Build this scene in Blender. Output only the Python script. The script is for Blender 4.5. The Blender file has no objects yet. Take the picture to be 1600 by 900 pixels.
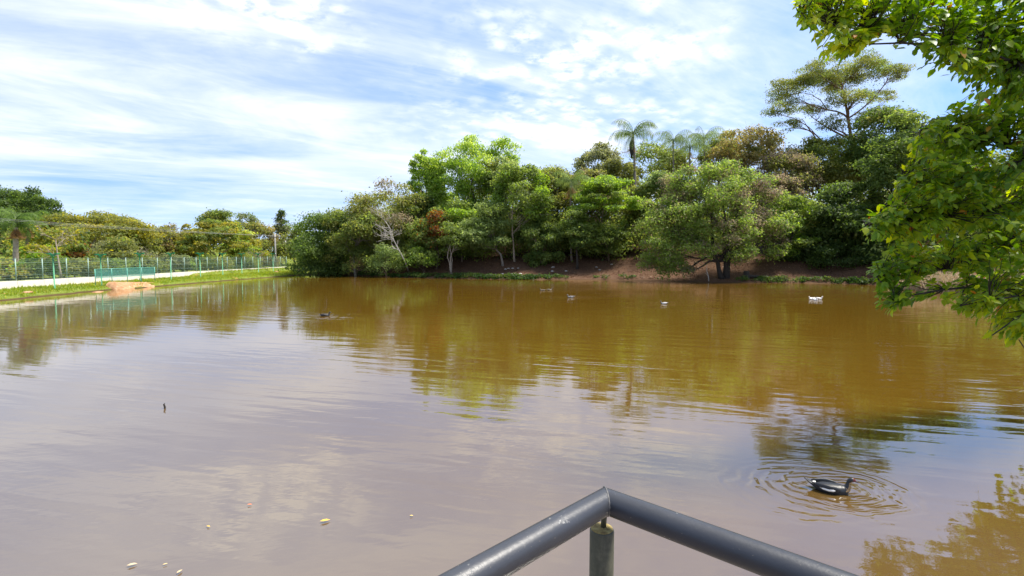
import bpy, math, random
import numpy as np
from mathutils import Vector, Matrix

S = bpy.context.scene
COL = S.collection

# ------------------------------------------------------------------ camera
EYE = Vector((0.0, 0.0, 3.5))
FPX = 800.0
PITCH = math.atan(52 / 800)
cam = bpy.data.cameras.new('camera')
cam.lens = 18.0
cam.sensor_width = 36.0
cam.clip_start = 0.05
cam.clip_end = 4000
camo = bpy.data.objects.new('camera', cam)
COL.objects.link(camo)
camo.location = EYE
camo.rotation_euler = (math.pi / 2 - PITCH, 0, 0)
S.camera = camo

# ------------------------------------------------------------------ light
SUN_EL, SUN_AZ = 64.0, 74.0          # azimuth measured clockwise from +Y (camera heading)
S.view_settings.view_transform = 'Standard'
S.view_settings.look = 'None'
S.view_settings.gamma = 1
S.view_settings.use_curve_mapping = False
S.view_settings.exposure = 1.0
W = bpy.data.worlds.new('World')
S.world = W
W.use_nodes = True
sun = bpy.data.lights.new('sun', 'SUN')
sun.energy = 4.7
sun.angle = math.radians(14.0)
sun.color = (1.0, 0.94, 0.84)
suno = bpy.data.objects.new('sun', sun)
COL.objects.link(suno)
_e, _a = math.radians(SUN_EL), math.radians(SUN_AZ)
SUN_DIR = Vector((math.sin(_a) * math.cos(_e), math.cos(_a) * math.cos(_e), math.sin(_e)))
suno.rotation_euler = SUN_DIR.to_track_quat('Z', 'Y').to_euler()
suno.location = (0, 0, 60)


class NT:
    """small helper round a node tree"""
    def __init__(self, tree):
        self.t = tree
        self.n = tree.nodes
        self.l = tree.links

    def node(self, typ, **kw):
        n = self.n.new(typ)
        for k, v in kw.items():
            setattr(n, k, v)
        return n

    def put(self, sock, v):
        if isinstance(v, bpy.types.NodeSocket):
            self.l.new(v, sock)
        elif v is not None:
            sock.default_value = v

    def math(self, op, a, b=None, c=None, clamp=False):
        n = self.node('ShaderNodeMath', operation=op, use_clamp=clamp)
        for i, v in enumerate((a, b, c)):
            if v is not None:
                self.put(n.inputs[i], v)
        return n.outputs[0]

    def vmath(self, op, a, b=None, scale=None):
        n = self.node('ShaderNodeVectorMath', operation=op)
        self.put(n.inputs[0], a)
        if b is not None:
            self.put(n.inputs[1], b)
        if scale is not None:
            self.put(n.inputs[3], scale)
        return n.outputs[1] if op in ('LENGTH', 'DISTANCE', 'DOT_PRODUCT') else n.outputs[0]

    def noise(self, vec, scale, detail=3, rough=0.5, distort=0.0, dims='3D'):
        n = self.node('ShaderNodeTexNoise', noise_dimensions=dims)
        self.put(n.inputs['Vector'], vec)
        n.inputs['Scale'].default_value = scale
        n.inputs['Detail'].default_value = detail
        n.inputs['Roughness'].default_value = rough
        n.inputs['Distortion'].default_value = distort
        return n.outputs[0]

    def mapping(self, vec, loc=(0, 0, 0), rot=(0, 0, 0), scale=(1, 1, 1)):
        n = self.node('ShaderNodeMapping')
        self.put(n.inputs[0], vec)
        n.inputs[1].default_value = loc
        n.inputs[2].default_value = rot
        n.inputs[3].default_value = scale
        return n.outputs[0]

    def along(self, vec, ang, scale, loc=(0, 0, 0)):
        """turn the plane by ang degrees, then stretch it"""
        return self.mapping(self.mapping(vec, (0, 0, 0), (0, 0, math.radians(-ang))), loc, (0, 0, 0), scale)

    def smooth(self, v, a, b, lo=0.0, hi=1.0):
        n = self.node('ShaderNodeMapRange', interpolation_type='SMOOTHSTEP')
        self.put(n.inputs[0], v)
        for i, x in enumerate((a, b, lo, hi)):
            n.inputs[i + 1].default_value = x
        return n.outputs[0]

    def mix(self, f, a, b):
        n = self.node('ShaderNodeMix', data_type='RGBA')
        self.put(n.inputs[0], f)
        for s, v in ((n.inputs[6], a), (n.inputs[7], b)):
            self.put(s, v if isinstance(v, bpy.types.NodeSocket) else (*v[:3], 1))
        return n.outputs[2]

    def ramp(self, f, stops):
        n = self.node('ShaderNodeValToRGB')
        self.put(n.inputs[0], f)
        el = n.color_ramp.elements
        while len(el) < len(stops):
            el.new(0.5)
        for e, (p, c) in zip(el, stops):
            e.position = p
            e.color = (*c[:3], 1)
        return n.outputs[0]

    def bump(self, h, strength=1.0, dist=1.0):
        n = self.node('ShaderNodeBump')
        n.inputs['Strength'].default_value = strength
        n.inputs['Distance'].default_value = dist
        self.put(n.inputs['Height'], h)
        return n.outputs[0]


# --- sky: Nishita with a thin deck of cirrus and altocumulus worked out on a flat layer overhead
w = NT(W.node_tree)
w.n.clear()
out = w.node('ShaderNodeOutputWorld')
bg = w.node('ShaderNodeBackground')
w.l.new(bg.outputs[0], out.inputs[0])
SKY_K = 0.112
bg.inputs[1].default_value = SKY_K
sky = w.node('ShaderNodeTexSky', sky_type='NISHITA', sun_disc=False)
sky.sun_elevation = math.radians(SUN_EL)
sky.sun_rotation = math.radians(SUN_AZ)
sky.air_density = 1.0
sky.dust_density = 0.0
sky.ozone_density = 2.5
tc = w.node('ShaderNodeTexCoord')
dirv = tc.outputs['Generated']
w.l.new(w.vmath('NORMALIZE', w.vmath('ADD', dirv, (0, 0, .22))), sky.inputs[0])
sep = w.node('ShaderNodeSeparateXYZ')
w.l.new(dirv, sep.inputs[0])
zz = w.math('ADD', w.math('MAXIMUM', sep.outputs[2], 0.0), 0.14)
cmb = w.node('ShaderNodeCombineXYZ')
w.l.new(w.math('DIVIDE', sep.outputs[0], zz), cmb.inputs[0])
w.l.new(w.math('DIVIDE', sep.outputs[1], zz), cmb.inputs[1])
P = cmb.outputs[0]
# streaky high cloud
c1 = w.noise(w.along(P, 24, (0.22, 0.62, 1), (3.1, 1.7, 0)), 1.5, 8, 0.60, 0.7)
c1 = w.smooth(c1, 0.30, 0.72)
c2 = w.noise(w.along(P, 34, (0.7, 2.1, 1), (0.3, 5.2, 0)), 1.5, 8, 0.64, 0.9)
c2 = w.smooth(c2, 0.36, 0.76)
streak = w.math('ADD', w.math('MULTIPLY', c1, 0.50), w.math('MULTIPLY', c2, 0.26), clamp=True)
# small rippled cells in patches
vor = w.node('ShaderNodeTexVoronoi', feature='SMOOTH_F1')
wob = w.noise(P, 6.0, 4, 0.6)
pv = w.vmath('ADD', P, w.vmath('SCALE', w.node('ShaderNodeTexNoise').outputs[1], None, 0.0))
nz = w.node('ShaderNodeTexNoise')
w.l.new(P, nz.inputs['Vector'])
nz.inputs['Scale'].default_value = 7.0
nz.inputs['Detail'].default_value = 4
pv = w.vmath('ADD', P, w.vmath('SCALE', nz.outputs[1], None, 0.12))
w.l.new(w.along(pv, 30, (1.0, 1.3, 1)), vor.inputs['Vector'])
vor.inputs['Scale'].default_value = 10.0
vor.inputs['Smoothness'].default_value = 0.6
cells = w.smooth(vor.outputs[0], 0.80, 0.10)
fine = w.noise(P, 16.0, 6, 0.62)
cells = w.math('MULTIPLY', cells, w.smooth(fine, 0.30, 0.58), clamp=True)
big = w.noise(w.mapping(P, (7.7, 2.2, 0)), 0.9, 4, 0.55)


def patch(cx, cy, rx, ry, amp):
    d = w.vmath('MULTIPLY', w.vmath('SUBTRACT', P, (cx, cy, 0)), (1 / rx, 1 / ry, 0))
    return w.math('MULTIPLY', w.smooth(w.vmath('LENGTH', d), 1.15, 0.25), amp)


msk = patch(0.24, 1.72, 0.60, 0.52, 1.0)
msk = w.math('MAXIMUM', msk, patch(-0.70, 1.58, 0.38, 0.36, 0.85))
msk = w.math('MAXIMUM', msk, patch(-0.18, 1.95, 0.26, 0.26, 0.6))
msk = w.math('MAXIMUM', msk, patch(0.3, 2.5, 1.1, 0.5, 0.5))
msk = w.math('MULTIPLY', msk, w.smooth(big, 0.28, 0.55))
cells = w.math('MULTIPLY', cells, msk)
veil = w.math('ADD', w.math('MULTIPLY', w.smooth(big, 0.35, 0.7), 0.22), 0.05)
soft = w.math('MAXIMUM', patch(-1.6, 2.0, 1.6, 0.8, 0.44), patch(-0.2, 2.75, 1.3, 0.6, 0.24))
soft = w.math('MULTIPLY', soft, w.smooth(c1, -0.1, 0.8, 0.55, 1.0))
veil = w.math('ADD', w.math('ADD', veil, soft), w.smooth(sep.outputs[2], 0.22, 0.0, 0.0, 0.22))
cl = w.math('ADD', w.math('ADD', streak, veil), w.math('MULTIPLY', cells, 1.0), clamp=True)
cl = w.math('MULTIPLY', cl, w.smooth(sep.outputs[2], 0.0, 0.24, 0.70, 1.0))
blue = w.node('ShaderNodeHueSaturation')
blue.inputs['Saturation'].default_value = 1.24
blue.inputs['Value'].default_value = 1.18
blue.inputs['Hue'].default_value = 0.504
w.l.new(sky.outputs[0], blue.inputs['Color'])
skyc = w.mix(cl, blue.outputs[0], (5.7, 5.85, 6.05))
w.l.new(skyc, bg.inputs[0])


# ------------------------------------------------------------------ helpers
def ray(px, py):
    x, y = (px - 800) / FPX, (450 - py) / FPX
    c, s = math.cos(PITCH), math.sin(PITCH)
    return Vector((x, c + y * s, -s + y * c))


def at(px, py, Y):
    d = ray(px, py)
    return EYE + d * (Y / d.y)


def on_level(px, py, z=0.0):
    d = ray(px, py)
    return EYE + d * ((z - EYE.z) / d.z)


def sstep(a, b, x):
    t = np.clip((np.asarray(x, float) - a) / (b - a), 0, 1)
    return t * t * (3 - 2 * t)


def tag(o, label=None, cat=None, group=None, kind=None):
    for k, v in (('label', label), ('category', cat), ('group', group), ('kind', kind)):
        if v:
            o[k] = v
    return o


def link(name, data, parent=None, loc=None):
    o = bpy.data.objects.new(name, data)
    COL.objects.link(o)
    if parent is not None:
        o.parent = parent
    if loc is not None:
        o.location = loc
    return o


def thing(name, label, cat, loc, group=None, rz=0.0):
    o = link(name, None, None, loc)
    o.rotation_euler = (0, 0, rz)
    return tag(o, label, cat, group)


class MB:
    """collects vertices and faces for one mesh"""
    def __init__(self):
        self.v, self.f, self.m = [], [], []

    def add(self, v, f, m=0):
        o = len(self.v)
        self.v.extend([tuple(p) for p in v])
        self.f.extend([tuple(i + o for i in q) for q in f])
        self.m.extend([m] * len(f))

    def box(self, c, s, rz=0.0, m=0):
        ca, sa = math.cos(rz), math.sin(rz)
        v = []
        for dz in (-.5, .5):
            for dx, dy in ((-.5, -.5), (.5, -.5), (.5, .5), (-.5, .5)):
                x, y = dx * s[0], dy * s[1]
                v.append((c[0] + x * ca - y * sa, c[1] + x * sa + y * ca, c[2] + dz * s[2]))
        self.add(v, [(3, 2, 1, 0), (4, 5, 6, 7), (0, 1, 5, 4), (1, 2, 6, 5), (2, 3, 7, 6), (3, 0, 4, 7)], m)

    def tube(self, pts, rad, n=6, m=0, cap=True, flat=None):
        """tapered tube along pts; rad a list; flat an optional list of (lateral, normal) scale"""
        pts = [Vector(p) for p in pts]
        k = len(pts)
        if not hasattr(rad, '__len__'):
            rad = [rad] * k
        v, f = [], []
        ref = None
        for i, p in enumerate(pts):
            t = (pts[min(i + 1, k - 1)] - pts[max(i - 1, 0)])
            if t.length < 1e-9:
                t = Vector((0, 0, 1))
            t.normalize()
            if ref is None:
                ref = Vector((0, 1, 0)) if abs(t.y) < 0.8 else Vector((1, 0, 0))
            a = ref - t * ref.dot(t)
            a.normalize()
            ref = a
            b = t.cross(a)
            fa, fb = flat[i] if flat else (1, 1)
            for j in range(n):
                th = 2 * math.pi * j / n
                v.append(p + a * (rad[i] * fa * math.cos(th)) + b * (rad[i] * fb * math.sin(th)))
        for i in range(k - 1):
            for j in range(n):
                f.append((i * n + j, i * n + (j + 1) % n, (i + 1) * n + (j + 1) % n, (i + 1) * n + j))
        if cap:
            f.append(tuple(range(n - 1, -1, -1)))
            f.append(tuple((k - 1) * n + j for j in range(n)))
        self.add(v, f, m)

    def mesh(self, name, mats, smooth=True):
        me = bpy.data.meshes.new(name)
        me.from_pydata(self.v, [], self.f)
        for mt in (mats if isinstance(mats, (list, tuple)) else [mats]):
            me.materials.append(mt)
        if any(self.m):
            me.polygons.foreach_set('material_index', self.m)
        if smooth:
            me.polygons.foreach_set('use_smooth', [True] * len(self.f))
        me.update()
        return me

    def build(self, name, mats, parent=None, loc=None, smooth=True):
        return link(name, self.mesh(name, mats, smooth), parent, loc)


def np_mesh(name, V, F, mats, midx=None, smooth=False):
    """V (n,3), F (m,k) int: every face has the same number of corners"""
    me = bpy.data.meshes.new(name)
    V = np.ascontiguousarray(V, np.float32)
    F = np.ascontiguousarray(F, np.int32)
    m, k = F.shape
    me.vertices.add(len(V))
    me.vertices.foreach_set('co', V.ravel())
    me.loops.add(m * k)
    me.loops.foreach_set('vertex_index', F.ravel())
    me.polygons.add(m)
    me.polygons.foreach_set('loop_start', np.arange(0, m * k, k, dtype=np.int32))
    for mt in (mats if isinstance(mats, (list, tuple)) else [mats]):
        me.materials.append(mt)
    if midx is not None:
        me.polygons.foreach_set('material_index', np.ascontiguousarray(midx, np.int32))
    if smooth:
        me.polygons.foreach_set('use_smooth', np.ones(m, bool))
    me.update(calc_edges=True)
    return me


def unit(a):
    return a / np.maximum(np.linalg.norm(a, axis=1, keepdims=True), 1e-9)


def leaf_quads(rng, P, N, L, aspect=0.55, droop=0.25, fold=0.12):
    """one kite-shaped leaf (or leaf spray) per point"""
    n = len(P)
    N = unit(N)
    T = rng.normal(size=(n, 3))
    T[:, 2] -= droop * 2
    T = unit(T - N * np.sum(T * N, axis=1, keepdims=True))
    B = np.cross(N, T)
    L = np.asarray(L).reshape(-1, 1) * np.ones((n, 1))
    Wd = L * aspect * 0.5
    up = N * (Wd * fold * 2)
    v0 = P - T * L * 0.5
    v1 = P - B * Wd - T * L * 0.08 + up
    v2 = P + T * L * 0.5
    v3 = P + B * Wd - T * L * 0.08 + up
    V = np.stack([v0, v1, v2, v3], axis=1).reshape(-1, 3)
    F = np.arange(n * 4).reshape(n, 4)
    return V, F


# ------------------------------------------------------------------ materials
def new_mat(name):
    m = bpy.data.materials.new(name)
    m.use_nodes = True
    t = NT(m.node_tree)
    return m, t, t.n['Principled BSDF']


def plain(name, col, rough=0.7, var=0.15, scale=6.0, metal=0.0, bump=0.0):
    m, t, p = new_mat(name)
    co = t.node('ShaderNodeTexCoord').outputs['Object']
    nz = t.noise(co, scale, 5, 0.6)
    a = tuple(c * (1 - var) for c in col)
    b = tuple(min(1, c * (1 + var)) for c in col)
    t.l.new(t.mix(t.smooth(nz, 0.3, 0.7), a, b), p.inputs['Base Color'])
    p.inputs['Roughness'].default_value = rough
    p.inputs['Metallic'].default_value = metal
    if bump:
        t.l.new(t.bump(nz, 1.0, bump), p.inputs['Normal'])
    return m


def leaf_mat(name, cols, trans=0.5, rough=0.55, patch_scale=0.35, gloss=0.25):
    """hue differs from leaf to leaf and from patch to patch of the crown"""
    m, t, p = new_mat(name)
    t.n.remove(p)
    o = t.n['Material Output']
    geo = t.node('ShaderNodeNewGeometry')
    inf = t.node('ShaderNodeObjectInfo')
    co = t.node('ShaderNodeTexCoord').outputs['Object']
    nz = t.noise(co, patch_scale, 2, 0.5)
    r = t.math('FRACT', t.math('ADD', geo.outputs['Random Per Island'], inf.outputs['Random']))
    f = t.math('ADD', t.math('MULTIPLY', r, 0.55), t.math('MULTIPLY', t.smooth(nz, 0.3, 0.7), 0.45), clamp=True)
    k = len(cols) - 1
    c = t.ramp(f, [(i / k * 0.9 + 0.05, q) for i, q in enumerate(cols)])
    pb = t.node('ShaderNodeBsdfPrincipled')
    t.l.new(c, pb.inputs['Base Color'])
    pb.inputs['Roughness'].default_value = rough
    pb.inputs['Specular IOR Level'].default_value = gloss
    tr = t.node('ShaderNodeBsdfTranslucent')
    hs = t.node('ShaderNodeHueSaturation')
    hs.inputs['Hue'].default_value = 0.485
    hs.inputs['Saturation'].default_value = 1.15
    hs.inputs['Value'].default_value = 2.3
    t.l.new(c, hs.inputs['Color'])
    t.l.new(hs.outputs[0], tr.inputs['Color'])
    mx = t.node('ShaderNodeMixShader')
    mx.inputs[0].default_value = trans
    t.l.new(pb.outputs[0], mx.inputs[1])
    t.l.new(tr.outputs[0], mx.inputs[2])
    t.l.new(mx.outputs[0], o.inputs['Surface'])
    return m


LM = {
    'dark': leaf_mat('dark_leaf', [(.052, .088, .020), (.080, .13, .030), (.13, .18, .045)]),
    'shore': leaf_mat('shore_tree_leaf', [(.10, .16, .032), (.15, .22, .048), (.23, .30, .075)]),
    'mid': leaf_mat('mid_leaf', [(.085, .125, .028), (.125, .175, .042), (.19, .24, .062)]),
    'bright': leaf_mat('bright_leaf', [(.105, .18, .028), (.17, .27, .042), (.26, .35, .07)]),
    'lime': leaf_mat('lime_leaf', [(.12, .22, .04), (.25, .35, .07), (.40, .46, .13)]),
    'olive': leaf_mat('olive_leaf', [(.095, .115, .026), (.15, .17, .042), (.22, .225, .065)]),
    'pale': leaf_mat('pale_green_leaf', [(.10, .15, .045), (.16, .22, .07), (.24, .29, .11)]),
    'grey': leaf_mat('grey_green_leaf', [(.095, .12, .05), (.15, .17, .08), (.21, .21, .12)]),
    'gold': leaf_mat('golden_leaf', [(.13, .13, .02), (.22, .21, .035), (.30, .28, .06)]),
    'rust': leaf_mat('rust_leaf', [(.11, .045, .015), (.17, .075, .02), (.13, .13, .025)]),
    'brown': leaf_mat('olive_brown_leaf', [(.13, .115, .036), (.20, .165, .06), (.18, .20, .06)]),
    'dry': leaf_mat('dry_twig_leaf', [(.13, .10, .06), (.20, .165, .11), (.15, .16, .06)]),
    'palm': leaf_mat('palm_leaf', [(.075, .12, .035), (.12, .175, .055), (.18, .22, .08)]),
    'palmgreen': leaf_mat('near_palm_leaf', [(.06, .11, .024), (.10, .165, .036), (.18, .23, .06)]),
    'straw': leaf_mat('straw_leaf', [(.24, .13, .05), (.36, .22, .09), (.28, .19, .10)], trans=0.15),
    'grass': leaf_mat('grass_blade', [(.10, .15, .015), (.17, .24, .025), (.30, .27, .06)], patch_scale=0.5),
    'bankgreen': leaf_mat('bank_plant_leaf', [(.024, .058, .012), (.045, .090, .018), (.095, .11, .03)], patch_scale=0.4),
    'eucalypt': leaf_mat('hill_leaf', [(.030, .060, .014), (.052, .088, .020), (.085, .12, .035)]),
    'near': leaf_mat('broad_leaf', [(.055, .12, .016), (.09, .18, .020), (.15, .25, .026), (.24, .32, .03), (.34, .38, .03)],
                     trans=0.5, rough=0.42, patch_scale=0.5, gloss=0.32),
    'young': leaf_mat('young_leaf', [(.32, .10, .02), (.40, .18, .03), (.42, .30, .04)], trans=0.4, rough=0.4),
}
BARK = {
    'brown': plain('brown_bark', (.12, .085, .06), .9, .35, 5),
    'pale': plain('pale_bark', (.30, .25, .19), .9, .25, 4),
    'white': plain('white_dead_wood', (.36, .335, .29), .85, .2, 5),
    'dark': plain('dark_bark', (.035, .028, .022), .95, .3, 5),
    'grey': plain('grey_bark', (.20, .17, .14), .9, .3, 5),
    'red': plain('reddish_bark', (.19, .10, .06), .9, .3, 5),
}

# ------------------------------------------------------------------ pond outline and ground
SHORE = np.array([
    (-41, -5), (-40, 10), (-39.2, 28), (-39.2, 39), (-39.8, 46), (-40.3, 51.5), (-39.4, 53), (-39.2, 58), (-39.2, 63), (-38.8, 67), (-38.3, 72),
    (-37.8, 77), (-37.2, 83), (-36.9, 88), (-35.5, 90.5), (-32.8, 88.3), (-29, 86.6), (-25.5, 85), (-20, 80.5), (-15.6, 78), (-9.5, 75.7), (-4, 73.5),
    (1.8, 72.2), (9, 71.6), (14, 70.8), (17.5, 70), (21.7, 66.9), (26, 64.3), (33, 63.7), (38.5, 62.4), (43, 58.5),
    (40.6, 53.5), (39.9, 50.5), (41.0, 46.5), (42.5, 41.5), (38, 35), (31.5, 28), (23, 19.5), (15.5, 13), (10.2, 8.2), (8.0, 4), (7.0, -1), (6, -4)], float)
_s2 = []
for _i in range(len(SHORE)):
    a, b = SHORE[_i], SHORE[(_i + 1) % len(SHORE)]
    nrm = np.array([b[1] - a[1], a[0] - b[0]]) / max(np.linalg.norm(b - a), 1e-6)
    for _k in range(4):
        q = a + (b - a) * _k / 4
        _s2.append(q + nrm * (0.22 * math.sin(_i * 2.3 + _k * 1.7) + 0.12 * math.sin(_i * 5.1 + _k * 2.9)))
SHORE = np.array(_s2)


def shore_dist(x, y):
    """distance to the waterline, negative over water"""
    x, y = np.atleast_1d(np.asarray(x, float)), np.atleast_1d(np.asarray(y, float))
    best = np.full(x.shape, 1e9)
    inside = np.zeros(x.shape, bool)
    n = len(SHORE)
    for i in range(n):
        ax, ay = SHORE[i]
        bx, by = SHORE[(i + 1) % n]
        dx, dy = bx - ax, by - ay
        t = np.clip(((x - ax) * dx + (y - ay) * dy) / (dx * dx + dy * dy + 1e-12), 0, 1)
        best = np.minimum(best, (x - ax - t * dx) ** 2 + (y - ay - t * dy) ** 2)
        c = ((ay > y) != (by > y))
        with np.errstate(divide='ignore', invalid='ignore'):
            c &= x < (bx - ax) * (y - ay) / (by - ay) + ax
        inside ^= c
    d = np.sqrt(best)
    return np.where(inside, -d, d)


def wob2(x, y, s, seed=0.0):
    return (np.sin(x / s + seed) * np.cos(y / s * 1.13 + 1.7 * seed) + 0.6 * np.sin(x / s * 2.1 + y / s * 1.7 + seed * 3)) / 1.6


def ground(x, y):
    x, y = np.atleast_1d(np.asarray(x, float)), np.atleast_1d(np.asarray(y, float))
    d = shore_dist(x, y)
    do = np.maximum(d, 0)
    under = -0.9 * sstep(0, 4, -d)
    right = sstep(-36, -26, x + np.maximum(0, y - 86) * 0.3)
    right = right * sstep(4, 30, y)
    hr = 0.28 * sstep(0, 0.7, do) + 1.9 * sstep(0.5, 9, do) + 0.20 * np.maximum(do - 6, 0)
    hr = np.where(hr > 13, 13 + (hr - 13) * 0.25, hr) + 0.18 * wob2(x, y, 2.3) * sstep(1, 5, do)
    hl = 0.30 * sstep(0, 0.5, do) + 0.25 * sstep(0.3, 3.5, do) + 0.05 * wob2(x, y, 1.3) * sstep(0.3, 1.5, do) \
        + 0.45 * sstep(5.1, 5.5, do) * sstep(20, 34, y) * sstep(-36, -39, x)
    hl = hl + 13 * sstep(20, 150, -x - 60 + 0.0 * y) * sstep(40, 120, y) + 0.012 * np.maximum(do - 10, 0)
    h = hl * (1 - right) + hr * right
    far = sstep(150, 400, np.hypot(x, y))
    h = h * (1 - far) + far * (6 + 5 * wob2(x, y, 160, 1.0))
    return np.where(d < 0, under, h)


def gz(x, y):
    return float(ground(x, y)[0])


def axis(a, b, lo, hi, fine, k):
    mid = np.arange(lo, hi + 1e-6, fine)
    t = np.linspace(0, 1, k + 1)[1:] ** 2.2
    return np.concatenate([(lo + (a - lo) * t)[::-1], mid, hi + (b - hi) * t])


gx = axis(-1800, 1800, -50, 52, 0.55, 26)
gy = axis(-600, 2600, -6, 100, 0.55, 30)
GX, GY = np.meshgrid(gx, gy)
V = np.stack([GX.ravel(), GY.ravel(), ground(GX.ravel(), GY.ravel())], 1)
nx, ny = len(gx), len(gy)
ii = (np.arange(ny - 1)[:, None] * nx + np.arange(nx - 1)[None, :]).ravel()
F = np.stack([ii, ii + 1, ii + nx + 1, ii + nx], 1)
mg, t, p = new_mat('bank_earth')
geo = t.node('ShaderNodeNewGeometry')
pos = geo.outputs['Position']
sp = t.node('ShaderNodeSeparateXYZ')
t.l.new(pos, sp.inputs[0])
n1 = t.noise(pos, 0.45, 5, 0.6)
n2 = t.noise(pos, 3.5, 6, 0.7)
n3 = t.noise(pos, 11.0, 4, 0.7)
grass = t.ramp(n2, [(.3, (.10, .15, .02)), (.55, (.16, .20, .03)), (.75, (.26, .22, .06))])
litter = t.ramp(n3, [(.28, (.055, .030, .018)), (.5, (.10, .054, .031)), (.66, (.145, .083, .049)), (.8, (.22, .135, .08))])
earth = t.ramp(n2, [(.3, (.30, .13, .055)), (.6, (.40, .19, .085)), (.8, (.44, .27, .15))])
mix1 = t.mix(t.smooth(n1, .62, .70), grass, earth)
side = t.smooth(t.math('ADD', sp.outputs[0], t.math('MULTIPLY', n1, 6)), -34, -26)
col = t.mix(side, mix1, litter)
col = t.mix(t.smooth(sp.outputs[2], 0.02, 0.14), (.075, .042, .022), col)
t.l.new(col, p.inputs['Base Color'])
p.inputs['Roughness'].default_value = 0.95
p.inputs['Specular IOR Level'].default_value = 0.15
t.l.new(t.bump(t.math('ADD', n2, t.math('MULTIPLY', n3, 0.6)), 1.0, 0.12), p.inputs['Normal'])
tag(link('ground', np_mesh('ground', V, F, mg, smooth=True)), 'earth banks and grassy ground round the muddy pond', None, None, 'structure')

# ------------------------------------------------------------------ water
DUCK = on_level(1297, 766)
mw, t, p = new_mat('muddy_water')
geo = t.node('ShaderNodeNewGeometry')
pos = geo.outputs['Position']
tint_nz = t.noise(t.mapping(pos, (4, 1, 0), (0, 0, .5), (.05, .09, .1)), 1.0, 3, 0.55)
sp = t.node('ShaderNodeSeparateXYZ')
t.l.new(pos, sp.inputs[0])
# reflections tinted into the mud colour: greyer sky near left, amber trees farther out
refl_tint = t.math('ADD', t.math('ADD', t.math('MULTIPLY', sp.outputs[1], -0.035), t.math('MULTIPLY', sp.outputs[0], -0.030)), t.math('MULTIPLY', tint_nz, 0.9))
refl_tint = t.smooth(refl_tint, -0.15, 0.55)
t.l.new(t.mix(refl_tint, (.100, .054, .006), (.098, .070, .045)), p.inputs['Base Color'])
p.inputs['Roughness'].default_value = 0.035
p.inputs['IOR'].default_value = 2.6
big = t.noise(t.mapping(pos, (1.5, 6, 0), (0, 0, .3), (.09, .13, .1)), 1.0, 2, 0.5)
calm = t.smooth(big, 0.36, 0.62, 0.35, 1.0)
r1 = t.noise(t.along(pos, -19, (.30, 1.9, 1)), 1.0, 1, 0.4, 0.25)
r2 = t.noise(t.along(pos, -13, (.75, 3.9, 1), (3, 9, 0)), 1.0, 1, 0.45, 0.35)
r3 = t.noise(t.along(pos, 14, (3.0, 8.0, 1), (7, 2, 0)), 1.0, 2, 0.5)
rf = t.noise(t.mapping(pos, (2, 4, 0), (0, 0, .2), (.05, .035, .1)), 1.0, 2, 0.5)
h = t.math('ADD', t.math('MULTIPLY', r1, 0.0135), t.math('ADD', t.math('MULTIPLY', r2, 0.0052), t.math('MULTIPLY', r3, t.smooth(rf, .40, .66, .0003, .0020))))
r4 = t.noise(t.along(pos, 30, (7.0, 12.0, 1), (1, 5, 0)), 1.0, 3, 0.6, 0.6)
h = t.math('ADD', h, t.math('MULTIPLY', r4, t.smooth(rf, .62, .40, .0001, .0011)))
breeze = t.smooth(t.math('ADD', sp.outputs[0], t.math('MULTIPLY', big, 8)), 0.0, 11.0, 1.0, 1.55)
h = t.math('MULTIPLY', t.math('MULTIPLY', h, calm), breeze)


def rings(cx, cy, wave, amp, reach, sx=1.0, rot=0.0, inner=0.15):
    q = t.vmath('SUBTRACT', pos, (cx, cy, 0))
    q = t.mapping(q, (0, 0, 0), (0, 0, rot), (1 / sx, 1, 1))
    q = t.vmath('ADD', q, t.vmath('SCALE', t.vmath('SUBTRACT', dist_c, (.5, .5, .5)), None, 0.40))
    r = t.vmath('LENGTH', q)
    s = t.math('SINE', t.math('MULTIPLY', r, 2 * math.pi / wave))
    e = t.math('MULTIPLY', t.smooth(r, reach, reach * 0.25), t.smooth(r, 0.0, inner))
    brk = t.smooth(t.noise(q, 1.7, 2, .5), .34, .62, .15, 1.25)
    return t.math('MULTIPLY', t.math('MULTIPLY', t.math('MULTIPLY', s, e), brk), amp)


_nd = t.node('ShaderNodeTexNoise')
t.l.new(pos, _nd.inputs['Vector'])
_nd.inputs['Scale'].default_value = 1.6
dist_c = _nd.outputs[1]
h = t.math('ADD', h, rings(DUCK.x + .22, DUCK.y, 0.105, 0.0026, 1.05, 1.2))
h = t.math('ADD', h, rings(DUCK.x - .1, DUCK.y + .05, 0.17, 0.0030, 1.40, 1.35))
for (px, py, am) in ((1273, 468, .006), (1037, 475, .003), (890, 465, .004), (508, 494, .003)):
    q = on_level(px, py)
    h = t.math('ADD', h, rings(q.x, q.y, 0.30, am, 2.2, 1.8))
t.l.new(t.bump(h, 1.0, 1.0), p.inputs['Normal'])
mb = MB()
mb.add([(-47, -8, 0), (50, -8, 0), (50, 95, 0), (-47, 95, 0)], [(0, 1, 2, 3)])
# keep the sheet inside the ground that rises round it
tag(mb.build('water', mw, smooth=False), 'brown muddy pond water', None, None, 'structure')


# ------------------------------------------------------------------ tree builders
def polyline(a, b, n, rng, wob=0.06, sag=0.0):
    a, b = np.array(a, float), np.array(b, float)
    L = np.linalg.norm(b - a)
    t = np.linspace(0, 1, n)[:, None]
    p = a + (b - a) * t
    k1, k2, k3 = rng.normal(size=(3, 3)) * wob * L
    p = p + k1 * np.sin(np.pi * t) + .6 * k2 * np.sin(2 * np.pi * t) + .35 * k3 * np.sin(3 * np.pi * t)
    p[:, 2] += sag * L * np.sin(np.pi * t[:, 0])
    return p


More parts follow.
